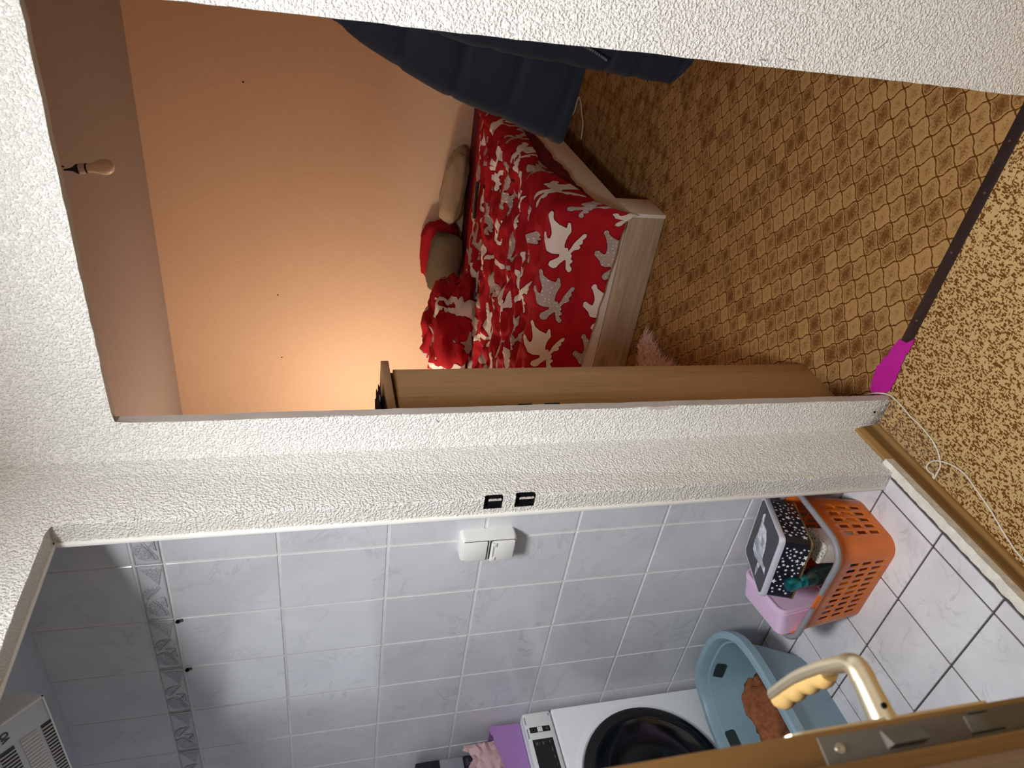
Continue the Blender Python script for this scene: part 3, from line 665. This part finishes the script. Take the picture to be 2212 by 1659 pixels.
# --- orange basket on the floor against the tiles
BX0, BX1, BY0, BY1, BH = -1.634, -1.262, 1.003, 1.252, .205
bcx, bcy = (BX0+BX1)/2, (BY0+BY1)/2
bk = thing('plastic_basket', 'orange perforated plastic basket with grey handles against the tiled wall', 'basket', (bcx, bcy, BZ))
def per(w, d, r, n, z):    # n evenly spaced points around a rounded rectangle
    base = rrect(w, d, r, 8); L = [0]
    for i in range(len(base)): a, b = base[i], base[(i+1) % len(base)]; L.append(L[-1]+math.dist(a, b))
    out = []
    for k in range(n):
        s_ = L[-1]*k/n; i = max(j for j in range(len(base)) if L[j] <= s_+1e-9); f = (s_-L[i])/max(1e-9, L[i+1]-L[i]); a, b = base[i], base[(i+1) % len(base)]
        out.append(Vector((a[0]+(b[0]-a[0])*f, a[1]+(b[1]-a[1])*f, z)))
    return out
NP = 176; zs = [0, .006, .030, .062, .074, .106, .118, .150, .168, BH]; vs = []; fs = []
for z in zs:
    s_ = z/BH; vs += per(.318+(.366-.318)*s_, .206+(.243-.206)*s_, .045+.012*s_, NP, z)
ref = per(.366, .243, .057, NP, 0)
for j in range(len(zs)-1):
    for k in range(NP):
        v = ref[k]; flat = abs(v.x) < .128 or abs(v.y) < .064
        if j in (2, 4, 6) and flat and k % 4 in (0, 1): continue
        if j == 6 and abs(v.y) < .07 and abs(v.x) > .15: pass
        fs.append((j*NP+k, j*NP+(k+1) % NP, (j+1)*NP+(k+1) % NP, (j+1)*NP+k))
fs.append(tuple(range(NP))[::-1])
bw = obj('basket_wall', mesh(vs, fs, sm=60), 'orange', bk); md = bw.modifiers.new('t', 'SOLIDIFY'); md.thickness = .0028; md.offset = -1
rp = per(.366, .243, .057, 96, BH)
rings = [[Vector((p.x*kx, p.y*ky, z)) for p in rp] for kx, ky, z in ((1.0, 1.0, BH-.014), (1.035, 1.045, BH-.012), (1.042, 1.055, BH-.002), (1.03, 1.04, BH+.003), (.995, .99, BH+.003), (.985, .98, BH-.004))]
obj('basket_rim', loft_me(rings+[rings[0]], closed_caps=(False, False)), 'orange', bk)
def handle(sgn):
    pts = [p for p in per(.386, .262, .062, 120, BH+.0075)]; ok = [p for p in pts if sgn*p.x > .022]
    ok.sort(key=lambda p: math.atan2(p.y, sgn*p.x)); rad = [.0085]*len(ok)
    for i in range(6): rad[i] = rad[-1-i] = .006+.0004*i
    obj('carry_handle', tube_me(ok, rad, 10), 'greygrip', bk)
handle(1); handle(-1)
# --- things in the basket
tin = thing('star_tin', 'navy tin printed with white stars, charcoal lid on top', 'tin', (-1.373-.0035, 1.146-.0275, .402-.0815), (math.radians(-19), math.radians(1), math.radians(7.5)))
TW, TD, THh = .198, .198, .082
R1 = rrect(TW, TD, .016, 5); obj('tin_body', loft_me([[Vector((x*k_, y*k_, z)) for x, y in R1] for k_, z in ((.97, 0), (.975, .002), (.975, THh))]), 'navytin', tin)
obj('bottom_band', loft_me([[Vector((x*.985, y*.985, z)) for x, y in R1] for z in (-.001, .004)]), 'goldtin', tin)
ld = obj('tin_lid', loft_me([[Vector((x*k_, y*k_, z)) for x, y in R1] for k_, z in ((1.0, THh-.011), (1.01, THh-.0095), (1.01, THh+.001), (1.0, THh+.004), (.965, THh+.004))]), 'tinrim', tin)
obj('lid_picture', poly_me([(x*.955, y*.93) for x, y in R1], .0012, Matrix.Translation((0, 0, THh+.0035))), 'lidblack', ld)
fig = [(.085, .012), (.060, .006), (.040, .018), (.015, .020), (-.010, .018), (-.035, .010), (-.048, .012), (-.060, .022), (-.078, .020), (-.060, .010), (-.052, .003), (-.070, -.006), (-.082, -.014), (-.060, -.013), (-.045, -.006), (-.030, -.020), (-.008, -.028), (.016, -.024), (.036, -.012), (.058, -.004), (.086, .004)]
obj('lid_drawing', poly_me([(x, -y*2.1+.006) for x, y in fig][::-1], .0004, Matrix.Translation((0.0, 0.0, THh+.0048)) @ Matrix.Rotation(math.radians(40), 4, 'Z')), 'sketch', ld)
def starpts(r_): return [(math.cos(math.radians(90+36*i))*(r_ if i % 2 == 0 else r_*.42), math.sin(math.radians(90+36*i))*(r_ if i % 2 == 0 else r_*.42)) for i in range(10)]
bm_ = bmesh.new(); rs = random.Random(4); pls = []
def stars(face, W_, n_):
    for _ in range(n_*6):
        if len([1 for q in pls if q[0] == face]) >= n_: break
        r_ = rs.choice([.0034, .0042, .0052, .0068, .0092]); u = rs.uniform(-W_/2+.008, W_/2-.008); v = rs.uniform(.006, THh-.016)
        if any(q[0] == face and math.hypot(q[1]-u, q[2]-v) < q[3]+r_+.001 for q in pls): continue
        pls.append((face, u, v, r_)); an = rs.uniform(0, 6.28)
        for sgn_, off in ((1, .0003),):
            P = []
            for x, y in starpts(r_):
                xx = u+x*math.cos(an)-y*math.sin(an); yy = v+x*math.sin(an)+y*math.cos(an)
                P.append((xx, -TD*.4875-off, yy) if face == 0 else (TW*.4875+off, xx, yy))
            bm_.faces.new([bm_.verts.new(p) for p in P])
stars(0, TW-.03, 62); stars(1, TD-.03, 62)
so = obj('star_print', from_bm(bm_), 'star', tin); so['kind'] = 'stuff'
pk = thing('pink_tin', 'lilac-pink rounded tin standing on edge in the orange basket', 'tin', (-1.575, 1.128, .172), (math.radians(0), math.radians(-9), math.radians(12)))
R2 = rrect(.195, .165, .022, 6)
YZX = lambda x0: Matrix(((0, 0, 1, x0), (1, 0, 0, 0), (0, 1, 0, .0825), (0, 0, 0, 1)))
obj('tin_body', loft_me([[YZX(x) @ Vector((a*k_, b*k_, 0)) for a, b in R2] for k_, x in ((.95, -.045), (.99, -.042), (.99, .025))]), 'pinktin', pk)
obj('tin_lid', loft_me([[YZX(x) @ Vector((a*k_, b*k_, 0)) for a, b in R2] for k_, x in ((.99, .0255), (1.012, .0262), (1.012, .030), (1.0, .031), (1.0, .040), (.985, .044), (.93, .044), (.91, .041))]), 'pinktin', pk)
bt = thing('bottle', 'dark green bottle with shiny teal cap in the orange basket', 'bottle', (-1.352, 1.075, .165), (math.radians(5), math.radians(-8), 0))
obj('bottle_body', lathe_me([(.024, 0), (.027, .006), (.027, .10), (.0255, .125), (.021, .145), (.019, .150)], 24), 'bottle', bt)
obj('bottle_cap', lathe_me([(.0195, .150), (.0195, .165), (.0180, .167), (.0200, .170), (.0200, .195), (.0165, .205), (.006, .207)], 24), 'teal', bt)
bt.location = (-1.375, 1.046, .184)
sl = thing('speckled_box', 'cream box with grey speckled top in the orange basket', 'box', (-1.335, 1.085, .168), (math.radians(0), math.radians(4), math.radians(6)))
R3 = rrect(.062, .085, .012, 4)
obj('box_body', loft_me([[Vector((x, y, z)) for x, y in R3] for z in (0, .125)]), 'whiteboard', sl); obj('speckled_top', loft_me([[Vector((x*k_, y*k_, z)) for x, y in R3] for k_, z in ((1.02, .1255), (1.02, .130), (.99, .132))]), 'speck', sl)

# --- sloped ventilation unit under the bathroom ceiling
vt = thing('ventilation_unit', 'grey plastic ventilation unit with slatted grille under the ceiling', 'vent', (-1.463, 1.0, 2.128))
k1 = Vector((0, -.054, .059)).normalized(); nv2 = Vector((0, -.059, -.054)).normalized()
FM = Matrix(((-1, k1.x, nv2.x, 0), (0, k1.y, nv2.y, 0), (0, k1.z, nv2.z, 0), (0, 0, 0, 1)))     # local x = along -X, y = up the slope, z = out of the face
obj('housing', mesh([(0, 0, 0), (-.9, 0, 0), (-.9, .02, .118), (0, .02, .118), (0, -.106, .1165), (-.9, -.106, .1165)], [(0, 1, 5, 4), (0, 3, 2, 1), (0, 4, 3), (1, 2, 5), (3, 4, 5, 2)]), 'ventgrey', vt)
bm2 = bmesh.new(); add_box(bm2, (0, .0, 0), (.004, .16, .004), FM); add_box(bm2, (0, 0, 0), (.9, .003, .004), FM)
obj('frame_edge', from_bm(bm2), 'whiteplastic', vt)
for (y0, y1) in ((.003, .023), (.030, .064), (.075, .105)):
    for i in range(34):
        x = .090+.0118*i
        obj('grille_opening', poly_me(rrect(.0102, y1-y0, .0015, 2), .0008, FM @ Matrix.Translation((x, (y0+y1)/2, .0003))), 'ventdark' if y0 != .030 else 'ventgrey', vt)
        obj('slat', poly_me([(-.0008, -(y1-y0)/2), (.0008, -(y1-y0)/2), (.0008, (y1-y0)/2), (-.0008, (y1-y0)/2)], .003, FM @ Matrix.Translation((x+.0059, (y0+y1)/2, .0005))), 'whiteplastic', vt)
obj('unit_lettering', text_me('OV', .021, FM @ Matrix.Translation((.046, .082, .0006)) @ Matrix.Rotation(math.radians(0), 4, 'Z'), .0003, .0006), 'ventdark', vt)

# ================================================================== bedroom things
# --- bed
bed = thing('bed', 'bed with grey oak foot board and maroon sheet against orange wall', 'bed', (-2.036, 3.93, 0))
def bpart(name, lo, hi, mat, bev=.0015, parent=bed):
    L = bed.location; return obj(name, box_me(tuple(lo[i]-L[i] for i in range(3)), tuple(hi[i]-L[i] for i in range(3)), bev), mat, parent)
BXR, BXL, BF, BB = -1.123, -2.95, 2.90, 4.96
bpart('foot_board', (BXL, BF, .004), (BXR-.0185, BF+.017, .184), 'greyoak'); pls_ = bpart('plinth_side', (BXR-.018, BF+.0022, .002), (BXR, BF+.192, .182), 'creamboard')
bpart('edge_strip', (BXR-.018, BF-.0005, .002), (BXR, BF+.002, .182), 'whiteboard', .0005, bed)
bpart('upper_foot_board', (BXL, BF, .187), (BXR-.0185, BF+.017, .37), 'whiteboard'); bpart('edge_strip', (BXR-.018, BF-.0005, .184), (BXR, BF+.002, .37), 'whiteboard', .0005)
sp_ = bpart('side_panel', (BXR-.018, BF+.0022, .184), (BXR, BB, .37), 'creamboard')
bpart('side_panel', (BXL, BF+.02, .004), (BXL+.018, BB, .37), 'creamboard'); bpart('head_panel', (BXL+.02, BB-.018, .004), (BXR-.02, BB, .40), 'creamboard')
for x in (BXR-.006, BXR-.013):
    pass
for y, z in ((BF+.045, .25), (BF+.12, .165), (BF+.03, .215)): obj('screw_cap', lathe_me([(.005, 0), (.005, .0015), (.003, .002)], 10, RX(BXR-bed.location.x-.0005, y-bed.location.y, z)), 'creamboard', sp_)
mt_ = obj('mattress', None or box_me((BXL+.02+2.036, BF+.03-3.93, .345), (BXR+.010+2.036, BB-.006-3.93, .515), .03, 4), 'maroon', bed)
vs = []; ns = 70   # sheet hem hanging over the side rail
for i in range(ns):
    y = 2.94+2.0*i/(ns-1); zb = .345+.018*nz(y*4, 2, 0)+.012*nz(y*11, 5, 0)-(.02 if 3.0 < y < 3.2 else 0); bul = .005+.004*nz(y*9, 1, 3)
    vs += [(BXR+.004, y, .49), (BXR+.012+bul, y, .42), (BXR+.007+bul, y, zb), (BXR+.001, y, zb)]
fs = [(4*i+a, 4*i+(a+1) % 4, 4*i+4+(a+1) % 4, 4*i+4+a) for i in range(ns-1) for a in range(4)]
obj('sheet_hem', mesh([(x+2.036, y-3.93, z) for x, y, z in vs], fs, sm=60), 'maroon', bed)

# --- moose print: outline in cloth coordinates, v pointing to the foot of the bed
MZ = [(905, 455), (925, 460), (940, 490), (985, 520), (1045, 545), (1050, 500), (1065, 500), (1075, 530), (1085, 565), (1065, 600), (1055, 640), (1050, 680), (1060, 712), (1068, 702), (1083, 700), (1090, 715), (1088, 732), (1098, 735), (1118, 695), (1130, 660), (1160, 620), (1195, 580), (1218, 580), (1217, 603), (1185, 628), (1200, 640), (1195, 655), (1165, 668), (1185, 683), (1180, 700), (1140, 710), (1112, 745), (1130, 760), (1125, 783), (1110, 790), (1145, 803), (1140, 820), (1115, 830), (1150, 868), (1150, 888), (1130, 895), (1105, 870), (1095, 830), (1085, 792), (1068, 797), (1032, 830), (1015, 860), (990, 870), (965, 852), (970, 820), (1000, 795), (1030, 770), (1020, 747), (970, 752), (930, 742), (905, 702), (870, 672), (850, 655), (850, 625), (870, 620), (900, 640), (930, 655), (945, 645), (950, 600), (940, 560), (910, 500), (890, 480)]
MP = np.array([(-(y-690)*.000601, (x-1020)*.000560) for x, y in MZ])
def poly_sdf(P):
    d2 = np.full(len(P), 1e9); ins = np.zeros(len(P), bool)
    for i in range(len(MP)):
        a, b = MP[i], MP[(i+1) % len(MP)]; e = b-a; w = P-a
        t_ = np.clip((w@e)/(e@e), 0, 1); q_ = w-t_[:, None]*e; d2 = np.minimum(d2, (q_*q_).sum(1))
        c_ = ((a[1] > P[:, 1]) != (b[1] > P[:, 1])); xx = (b[0]-a[0])*(P[:, 1]-a[1])/((b[1]-a[1]) if b[1] != a[1] else 1e-9)+a[0]
        ins ^= c_ & (P[:, 0] < xx)
    d = np.sqrt(d2); return np.where(ins, d, -d)
PU, PV = .276, .268
def paint(me, uv, u0, v0):
    uv = np.array(uv); j = np.round((uv[:, 1]-v0)/PV); off = np.where(j % 2 == 0, 0, -.05); best = np.full(len(uv), -1.0); kind = np.zeros(len(uv))
    i0 = np.round((uv[:, 0]-u0-off)/PU)
    for dj in (-1, 0, 1):
        jj = j+dj; of2 = np.where(jj % 2 == 0, 0, -.05)
        for di in (-1, 0, 1):
            ii = np.round((uv[:, 0]-u0-of2)/PU)+di
            s_ = poly_sdf(np.stack([uv[:, 0]-u0-of2-ii*PU, uv[:, 1]-v0-jj*PV], 1)); m_ = s_ > best
            best = np.where(m_, s_, best); kind = np.where(m_, (ii+jj) % 2, kind)
    at_ = me.attributes.new('moose', 'FLOAT', 'POINT'); at_.data.foreach_set('value', (best+.0028).astype(np.float32))
    at_ = me.attributes.new('kind', 'FLOAT', 'POINT'); at_.data.foreach_set('value', kind.astype(np.float32))
    at_ = me.attributes.new('cloth', 'FLOAT_VECTOR', 'POINT'); at_.data.foreach_set('vector', np.concatenate([uv, np.zeros((len(uv), 1))], 1).astype(np.float32).ravel())
# --- duvet
AX0, AX1, XR, YF, YH, ZT, RB = -3.02, -.985, -1.168, 2.952, 4.60, .527, .055
NA, NB = 300, 310; vs = []; uv = []
for ib in range(NB):
    for ia in range(NA):
        a = AX0+(AX1-AX0)*ia/(NA-1); bmax = 2.02-.055*max(0, min(1, (-1.2-a)/.8)); b = bmax*ib/(NB-1)
        # the right side is pulled up between head and middle
        y0 = YH-b; sa = max(0, a-XR); sa *= (.80+.12*math.sin(y0*5))+.45*max(0, min(1, (3.45-y0)/.45))
        sb = max(0, YF-y0); d_ = math.hypot(sa, sb)
        wr = (.034*nz(a*2.2, b*5.0, 1)+.030*(.55-abs(nz(a*2.6+5, b*8, 2))*2.2)+.022*(.5-abs(nz(a*5.5+b*3, b*13, 6))*2.2)+.010*nz(a*11, b*19, 3)+.005*nz(a*24, b*33, 4))*min(1, .25+b/.5)
        mid = min(1, max(0, (a-AX0)/.5)); 
        if d_ <= 1e-9:
            e_ = min(1, min(y0-YF, XR-a)/.10+.35); v = Vector((a, y0, max(.5185, ZT+wr*e_+.022*math.sin(min(1, max(0, b-.12)/.5)*1.57))))
        else:
            px, py = min(a, XR), max(y0, YF); ox, oy = sa/d_, -sb/d_; ang = min(d_/RB, math.pi/2); rest = max(0, d_-RB*math.pi/2)
            fold = (.012*nz(a*5, b*3, 7)+.010*nz((a+b*.6)*11, b*2, 8))*min(1, d_/.12)
            out = RB*math.sin(ang)+rest*.05+fold; z = ZT+.020-RB*(1-math.cos(ang))-rest*.985+wr*.35*(1-ang/1.58)
            v = Vector((px+ox*out, py+oy*out, z+.002*nz(a*30, b*9, 1)))
        vs.append(v); dist_ = 1 if y0 > YF+.06 else 0
        # on the crumpled top the print is squeezed by the creases
        k_ = min(1, max(0, (y0-YF-.05)/.35)); uv.append((a+k_*.045*nz(a*6, b*11, 5), b*(1+.25*0)+k_*(.075*nz(a*7, b*12, 9)+.03*nz(a*15, b*25, 2))))
fs = [(ib*NA+ia, ib*NA+ia+1, (ib+1)*NA+ia+1, (ib+1)*NA+ia) for ib in range(NB-1) for ia in range(NA-1)]
dm = bpy.data.meshes.new('m'); dm.from_pydata([tuple(v) for v in vs], [], fs); dm.update(); smooth(dm, 80); paint(dm, uv, -1.290, 1.735)
dv = obj('duvet', dm, 'moose'); tag(dv, 'red duvet with white and grey moose print covering the bed', 'duvet')
md = dv.modifiers.new('t', 'SOLIDIFY'); md.thickness = .012; md.offset = -1
# --- bundled moose cushion at the head, plain pillows behind it
def cushion(name, c_, r_, mat, seed, rot, amp=.10, e=2.6, label='', cat='pillow'):
    o = blob(name, c_, r_, mat, amp, seed, 44, 26, e=e); o.rotation_euler = rot; tag(o, label, cat); return o
bd = cushion('moose_cushion', (-2.52, 4.22, .668), (.34, .27, .150), 'moose', 2.0, (0, math.radians(6), math.radians(12)), .30, 2.2, 'bunched red moose-print bedding at the head of the bed', 'bedding')
bm3 = bd.data; paint(bm3, [(v.co.x*1.3+.25*v.co.z, v.co.y*1.2-v.co.z*.9+.05*nz(v.co.x*9, v.co.y*9, v.co.z*9)) for v in bm3.vertices], .02, .03)
for v in bm3.vertices:
    k_ = .030*(1-abs(nz(v.co.x*3+v.co.y*7, v.co.z*5, 3))*3)+.012*nz(v.co.x*14, v.co.y*14, v.co.z*14); v.co += v.normal*k_
bm3.update()
cushion('red_pillow', (-2.27, 4.925, .668), (.235, .06, .14), 'redplain', 5.0, (math.radians(-12), 0, 0), .10, 3.2, 'plain red pillow standing against the orange wall')
cushion('olive_pillow', (-2.30, 4.775, .650), (.24, .055, .125), 'olive', 6.0, (math.radians(-22), math.radians(4), 0), .08, 3.4, 'dark olive pillow leaning on the red pillow')
cushion('beige_pillow', (-1.745, 4.86, .616), (.27, .11, .085), 'beige', 9.0, (math.radians(-10), math.radians(6), 0), .12, 2.6, 'beige pillow lying on the maroon sheet by the wall')
rm = thing('remote_control', 'black remote control lying on the moose duvet', 'remote', (-1.61, 4.26, .582), (0, 0, math.radians(2)))
obj('remote_body', box_me((-.115, -.022, 0), (.115, .022, .018), .006, 3), 'black', rm); obj('button_pad', box_me((-.03, -.017, .0175), (.09, .017, .0205), .0015), 'darkglass', rm)

# --- narrow beech cabinet behind the wall
cb = thing('cabinet', 'narrow beech-coloured cabinet standing beside the bedroom doorway', 'cabinet', (-1.55, 1.60, 0))
def cpart(name, lo, hi, mat, bev=.0015, parent=None): return obj(name, box_me((lo[0]+1.55, lo[1]-1.60, lo[2]), (hi[0]+1.55, hi[1]-1.60, hi[2]), bev), mat, parent or cb)
cpart('side_panel', (-1.177, 1.462, 0), (-1.159, 1.712, 1.368), 'beech'); cpart('side_panel', (-1.96, 1.462, 0), (-1.942, 1.712, 1.368), 'beech')
cpart('carcass', (-1.941, 1.464, .06), (-1.178, 1.690, 1.366), 'beech'); cpart('spacer', (-1.955, 1.468, 1.369), (-1.166, 1.705, 1.3775), 'strip', 0)
cpart('top_board', (-1.975, 1.455, 1.378), (-1.146, 1.738, 1.400), 'beechtop')
for i in range(2):
    d2 = cpart('cabinet_door', (-1.940+.381*i, 1.692, .07), (-1.940+.381*i+.378, 1.710, 1.36), 'beech')
    cpart('knob', (-1.58+.03*i+.02, 1.710, .70), (-1.566+.03*i+.02, 1.725, .72), 'screw', .003, d2)
sc = blob('dark_cloth', (-1.27, 1.585, 1.4105), (.105, .105, .0085), 'navylining', .5, 4.0, 30, 10, e=2.4); tag(sc, 'dark folded cloth lying on top of the beech cabinet', 'cloth')
obj('white_edge', tube_me(spline([(.085, -.08, .001), (.095, -.02, .004), (.10, .03, .001)], 6), .0022, 6), 'whiteplastic', sc)

# --- hanging jacket
jk = thing('jacket', 'dark navy quilted jacket hanging inside the bedroom doorway', 'jacket', (-.08, 1.60, 1.03))
XL = [(1.00, -.476), (1.03, -.470), (1.15, -.428), (1.26, -.395), (1.30, -.382), (1.395, -.338), (1.48, -.292), (1.545, -.249), (1.60, -.205), (1.66, -.15), (1.70, -.10), (1.73, -.03)]
def xl(z):
    for (z0, x0), (z1, x1) in zip(XL, XL[1:]):
        if z <= z1: return x0+(x1-x0)*(z-z0)/(z1-z0)
    return XL[-1][1]
rings = []; NZ = 80; NK = 48; zc = .10
for j in range(NZ+1):
    z = 1.012+(1.73-1.012)*j/NZ; left = xl(z); cxx = .055; wx = cxx-left; wy = .085-.045*max(0, (z-1.45)/.28); ring = []
    for k in range(NK):
        a = 2*math.pi*k/NK; c_, s_ = math.cos(a), math.sin(a)
        skew = .035*c_                                      # seams rise slightly towards the open front
        ph = ((z+skew-1.012)/.118) % 1; q_ = -.010*math.exp(-((min(ph, 1-ph))/.05)**2)+.004*math.sin(math.pi*ph)
        wob_ = .006*nz(c_*3, s_*3, z*9)+.003*nz(c_*9, s_*9, z*25)
        hem = -.010*math.exp(-((z-1.012)/.012)**2)
        kk = 1+(q_+wob_+hem)/.12
        X = cxx+math.copysign(abs(c_)**.75, c_)*(wx+(q_*.35+wob_*.3)); Y = math.copysign(abs(s_)**.75, s_)*wy*kk
        dxx = X-.055; Yr = Y+dxx*-.10; ring.append(Vector((X+.08, Yr, z-1.03-.06*max(0, -c_)*0+.075*(X+.47)*-(.22 if z < 1.1 else .22*max(0, (1.3-z)/.2)))))
    rings.append(ring)
obj('jacket_body', loft_me(rings, sm=70), 'navy', jk)
slv = spline([(-.10, 1.50, 1.60), (-.165, 1.490, 1.40), (-.196, 1.485, 1.25), (-.212, 1.482, 1.05), (-.222, 1.480, .95), (-.228, 1.478, .825)], 14)
rings = []; nS = len(slv)
for i, p in enumerate(slv):
    s_ = i/(nS-1); ph = (s_*7.3) % 1; q_ = -.004*math.exp(-((min(ph, 1-ph))/.07)**2); w = .062-.006*s_+q_
    tilt_ = .030*(1 if i == nS-1 else max(0, (s_-.93)/.07))
    rings.append([p+Vector((w*math.cos(a)*(1+.05*nz(i*.3, math.cos(a)*2, 3)), w*.62*math.sin(a), -tilt_*math.cos(a)))+Vector((0, 0, 0)) for a in [2*math.pi*k/28 for k in range(28)]])
rings = [[v-Vector((-.08, 1.60, 1.03)) for v in r_] for r_ in rings]
sv = obj('sleeve', loft_me(rings, sm=70), 'navy', jk)
zp = spline([(-.205, 1.452, 1.155), (-.218, 1.446, 1.10), (-.228, 1.440, 1.055), (-.245, 1.440, 1.015)], 10)
bm4 = bmesh.new()
for p in zp: add_box(bm4, p-Vector((-.08, 1.60, 1.03))-Vector((.0022, .0014, .0008)), p-Vector((-.08, 1.60, 1.03))+Vector((.0022, .0014, .0008)))
obj('zip_teeth', from_bm(bm4), 'zip', sv)
obj('hanging_loop', tube_me([Vector(p)-Vector((-.08, 1.60, 1.03)) for p in ((-.02, 1.60, 1.70), (.0, 1.52, 1.74), (.03, 1.448, 1.755), (.06, 1.52, 1.74), (.08, 1.60, 1.70))], .003, 6), 'navylining', jk)

# --- bare bulb on its cable
lb = thing('bare_bulb', 'unlit bare bulb in black socket hanging from the bedroom ceiling', 'bulb', (-1.15, 3.2, 2.62))
TB = Matrix.Translation((-.012, 0, -.115)) @ Matrix.Rotation(math.radians(172), 4, 'Y')
obj('socket', lathe_me([(.003, -.045), (.005, -.03), (.008, -.012), (.016, -.002), (.0205, .006), (.0205, .044)], 20, TB), 'socket', lb)
obj('socket_label', lathe_me([(.0209, .014), (.0211, .016), (.0211, .036), (.0209, .038)], 20, TB), 'tinrim', lb)
obj('bulb_glass', lathe_me([(.0175, .044), (.0185, .060), (.024, .080), (.0305, .098), (.032, .112), (.0295, .126), (.0215, .138), (.010, .1435), (.001, .1445)], 24, TB), 'glassbulb', lb)
obj('cable', tube_me(spline([(-.006, 0, -.075), (-.004, 0, -.062), (-.016, .004, -.045), (-.012, .006, -.02), (-.002, 0, 0)], 6), .0032, 8), 'socket', lb)
obj('cable', tube_me(spline([(-.005, 0, -.066), (.010, -.004, -.050), (.006, -.004, -.03), (.016, 0, -.012), (.008, 0, 0)], 6), .0032, 8), 'strip', lb)

# --- fluffy pink rug beside the foot of the bed
rg = thing('fur_rug', 'fluffy pale pink fur rug on the carpet by the bed', 'rug', (-2.05, 2.50, 0))
out = [(-2.45, 2.15), (-1.62, 2.18), (-1.655, 2.34), (-1.69, 2.48), (-1.715, 2.58), (-1.685, 2.66), (-1.70, 2.755), (-1.80, 2.77), (-1.93, 2.70), (-2.45, 2.70)]
obj('rug_backing', poly_me([(x+2.05, y-2.5) for x, y in out], .006, Matrix.Identity(4)), 'fur', rg)
rs = random.Random(3); vs = []; fs = []
def inside(x, y):
    r_ = False; n2_ = len(out)
    for i in range(n2_):
        (x0, y0), (x1, y1) = out[i], out[(i+1) % n2_]
        if (y0 > y) != (y1 > y) and x < (x1-x0)*(y-y0)/(y1-y0)+x0: r_ = not r_
    return r_
cnt = 0
while cnt < 5200:
    x, y = rs.uniform(-2.1, -1.6), rs.uniform(2.15, 2.78)
    if not inside(x, y): continue
    cnt += 1; L = rs.uniform(.045, .085); an = rs.gauss(.05, .28); dx, dy = math.cos(an), math.sin(an); h = rs.uniform(.012, .034); w = .0016
    b0 = Vector((x+2.05, y-2.5, .005)); m0 = b0+Vector((dx*L*.55, dy*L*.55, h)); t0 = b0+Vector((dx*L, dy*L, h*.35)); sd = Vector((-dy, dx, 0))*w
    i0 = len(vs); vs += [b0-sd, b0+sd, b0+Vector((0, 0, .003)), m0-sd*.8, m0+sd*.8, m0+Vector((0, 0, .002)), t0]
    fs += [(i0, i0+1, i0+4, i0+3), (i0+1, i0+2, i0+5, i0+4), (i0+2, i0, i0+3, i0+5), (i0+3, i0+4, i0+6), (i0+4, i0+5, i0+6), (i0+5, i0+3, i0+6)]
fm = bpy.data.meshes.new('m'); fm.from_pydata([tuple(v) for v in vs], [], fs); fo = obj('fur_pile', fm, 'fur', rg); fo['kind'] = 'stuff'
# --- cable and plug beside the bed
tag(obj('charger_cable', tube_me(spline([(-1.147, 4.493, .012), (-1.07, 4.391, .004), (-.99, 4.36, .004), (-.961, 4.345, .004), (-.985, 4.29, .004), (-1.03, 4.245, .004), (-1.08, 4.19, .004), (-1.163, 4.175, .004)], 8), .0035, 8), 'wire'), 'thin white cable lying on the carpet beside the bed', 'cable')
pg = tag(obj('charger_plug', box_me((-1.205, 4.475, 0), (-1.150, 4.525, .028), .006, 2), 'whiteplastic'), 'small white charger plug on the carpet below the bed', 'plug')

# ================================================================== hall floor things
TP = [(-.872, 1.405), (-.868, 1.378), (-.845, 1.361), (-.86, 1.357), (-.882, 1.358), (-.901, 1.362), (-.917, 1.359), (-.933, 1.360), (-.938, 1.354), (-.956, 1.356), (-.975, 1.352), (-.998, 1.354), (-1.012, 1.351), (-1.028, 1.3655), (-1.056, 1.3655), (-1.056, 1.415), (-1.009, 1.428), (-.98, 1.433), (-.972, 1.426), (-.941, 1.424), (-.938, 1.416), (-.903, 1.414)]
bm5 = bmesh.new()
tp = thing('adhesive_tape', 'magenta adhesive tape stuck over the dark doorway strip', 'tape', (-.95, 1.385, 0))
obj('tape_layer', poly_me([(x+.95, y-1.385) for x, y in TP], .0012, Matrix.Translation((0, 0, .0042))), 'tape', tp)
obj('tape_layer', poly_me([(x+.95, y-1.385) for x, y in ((-.932, 1.3605), (-.975, 1.3535), (-1.012, 1.3525), (-1.03, 1.368), (-1.05, 1.412), (-1.009, 1.427), (-.985, 1.431), (-.968, 1.40), (-.94, 1.38))], .0008, Matrix.Translation((0, 0, .0054))), 'tape', tp)
cp_ = [(-1.075, 1.419), (-1.056, 1.400), (-1.036, 1.374), (-1.024, 1.345), (-1.024, 1.300), (-1.030, 1.253), (-1.029, 1.227), (-1.032, 1.197), (-1.038, 1.162), (-1.051, 1.132), (-1.067, 1.113), (-1.082, 1.103), (-1.128, 1.101), (-1.111, 1.108), (-1.1145, 1.122), (-1.111, 1.135), (-1.099, 1.137), (-1.082, 1.129), (-1.067, 1.113), (-1.056, 1.091), (-1.048, 1.065), (-1.046, 1.033), (-1.052, 1.005), (-1.061, .967), (-1.070, .933), (-1.077, .913), (-1.095, .86), (-1.105, .80), (-1.105, .60)]
zc_ = [.0085 if i in (2, 1, 0) else .0024 for i in range(len(cp_))]; zc_[18] = .0068; zc_[17] = zc_[19] = .004
tag(obj('floor_cable', tube_me(spline([(x, y, z) for (x, y), z in zip(cp_, zc_)], 8), .0022, 8), 'wire'), 'thin cream cable looping over the flecked hall carpet', 'cable')
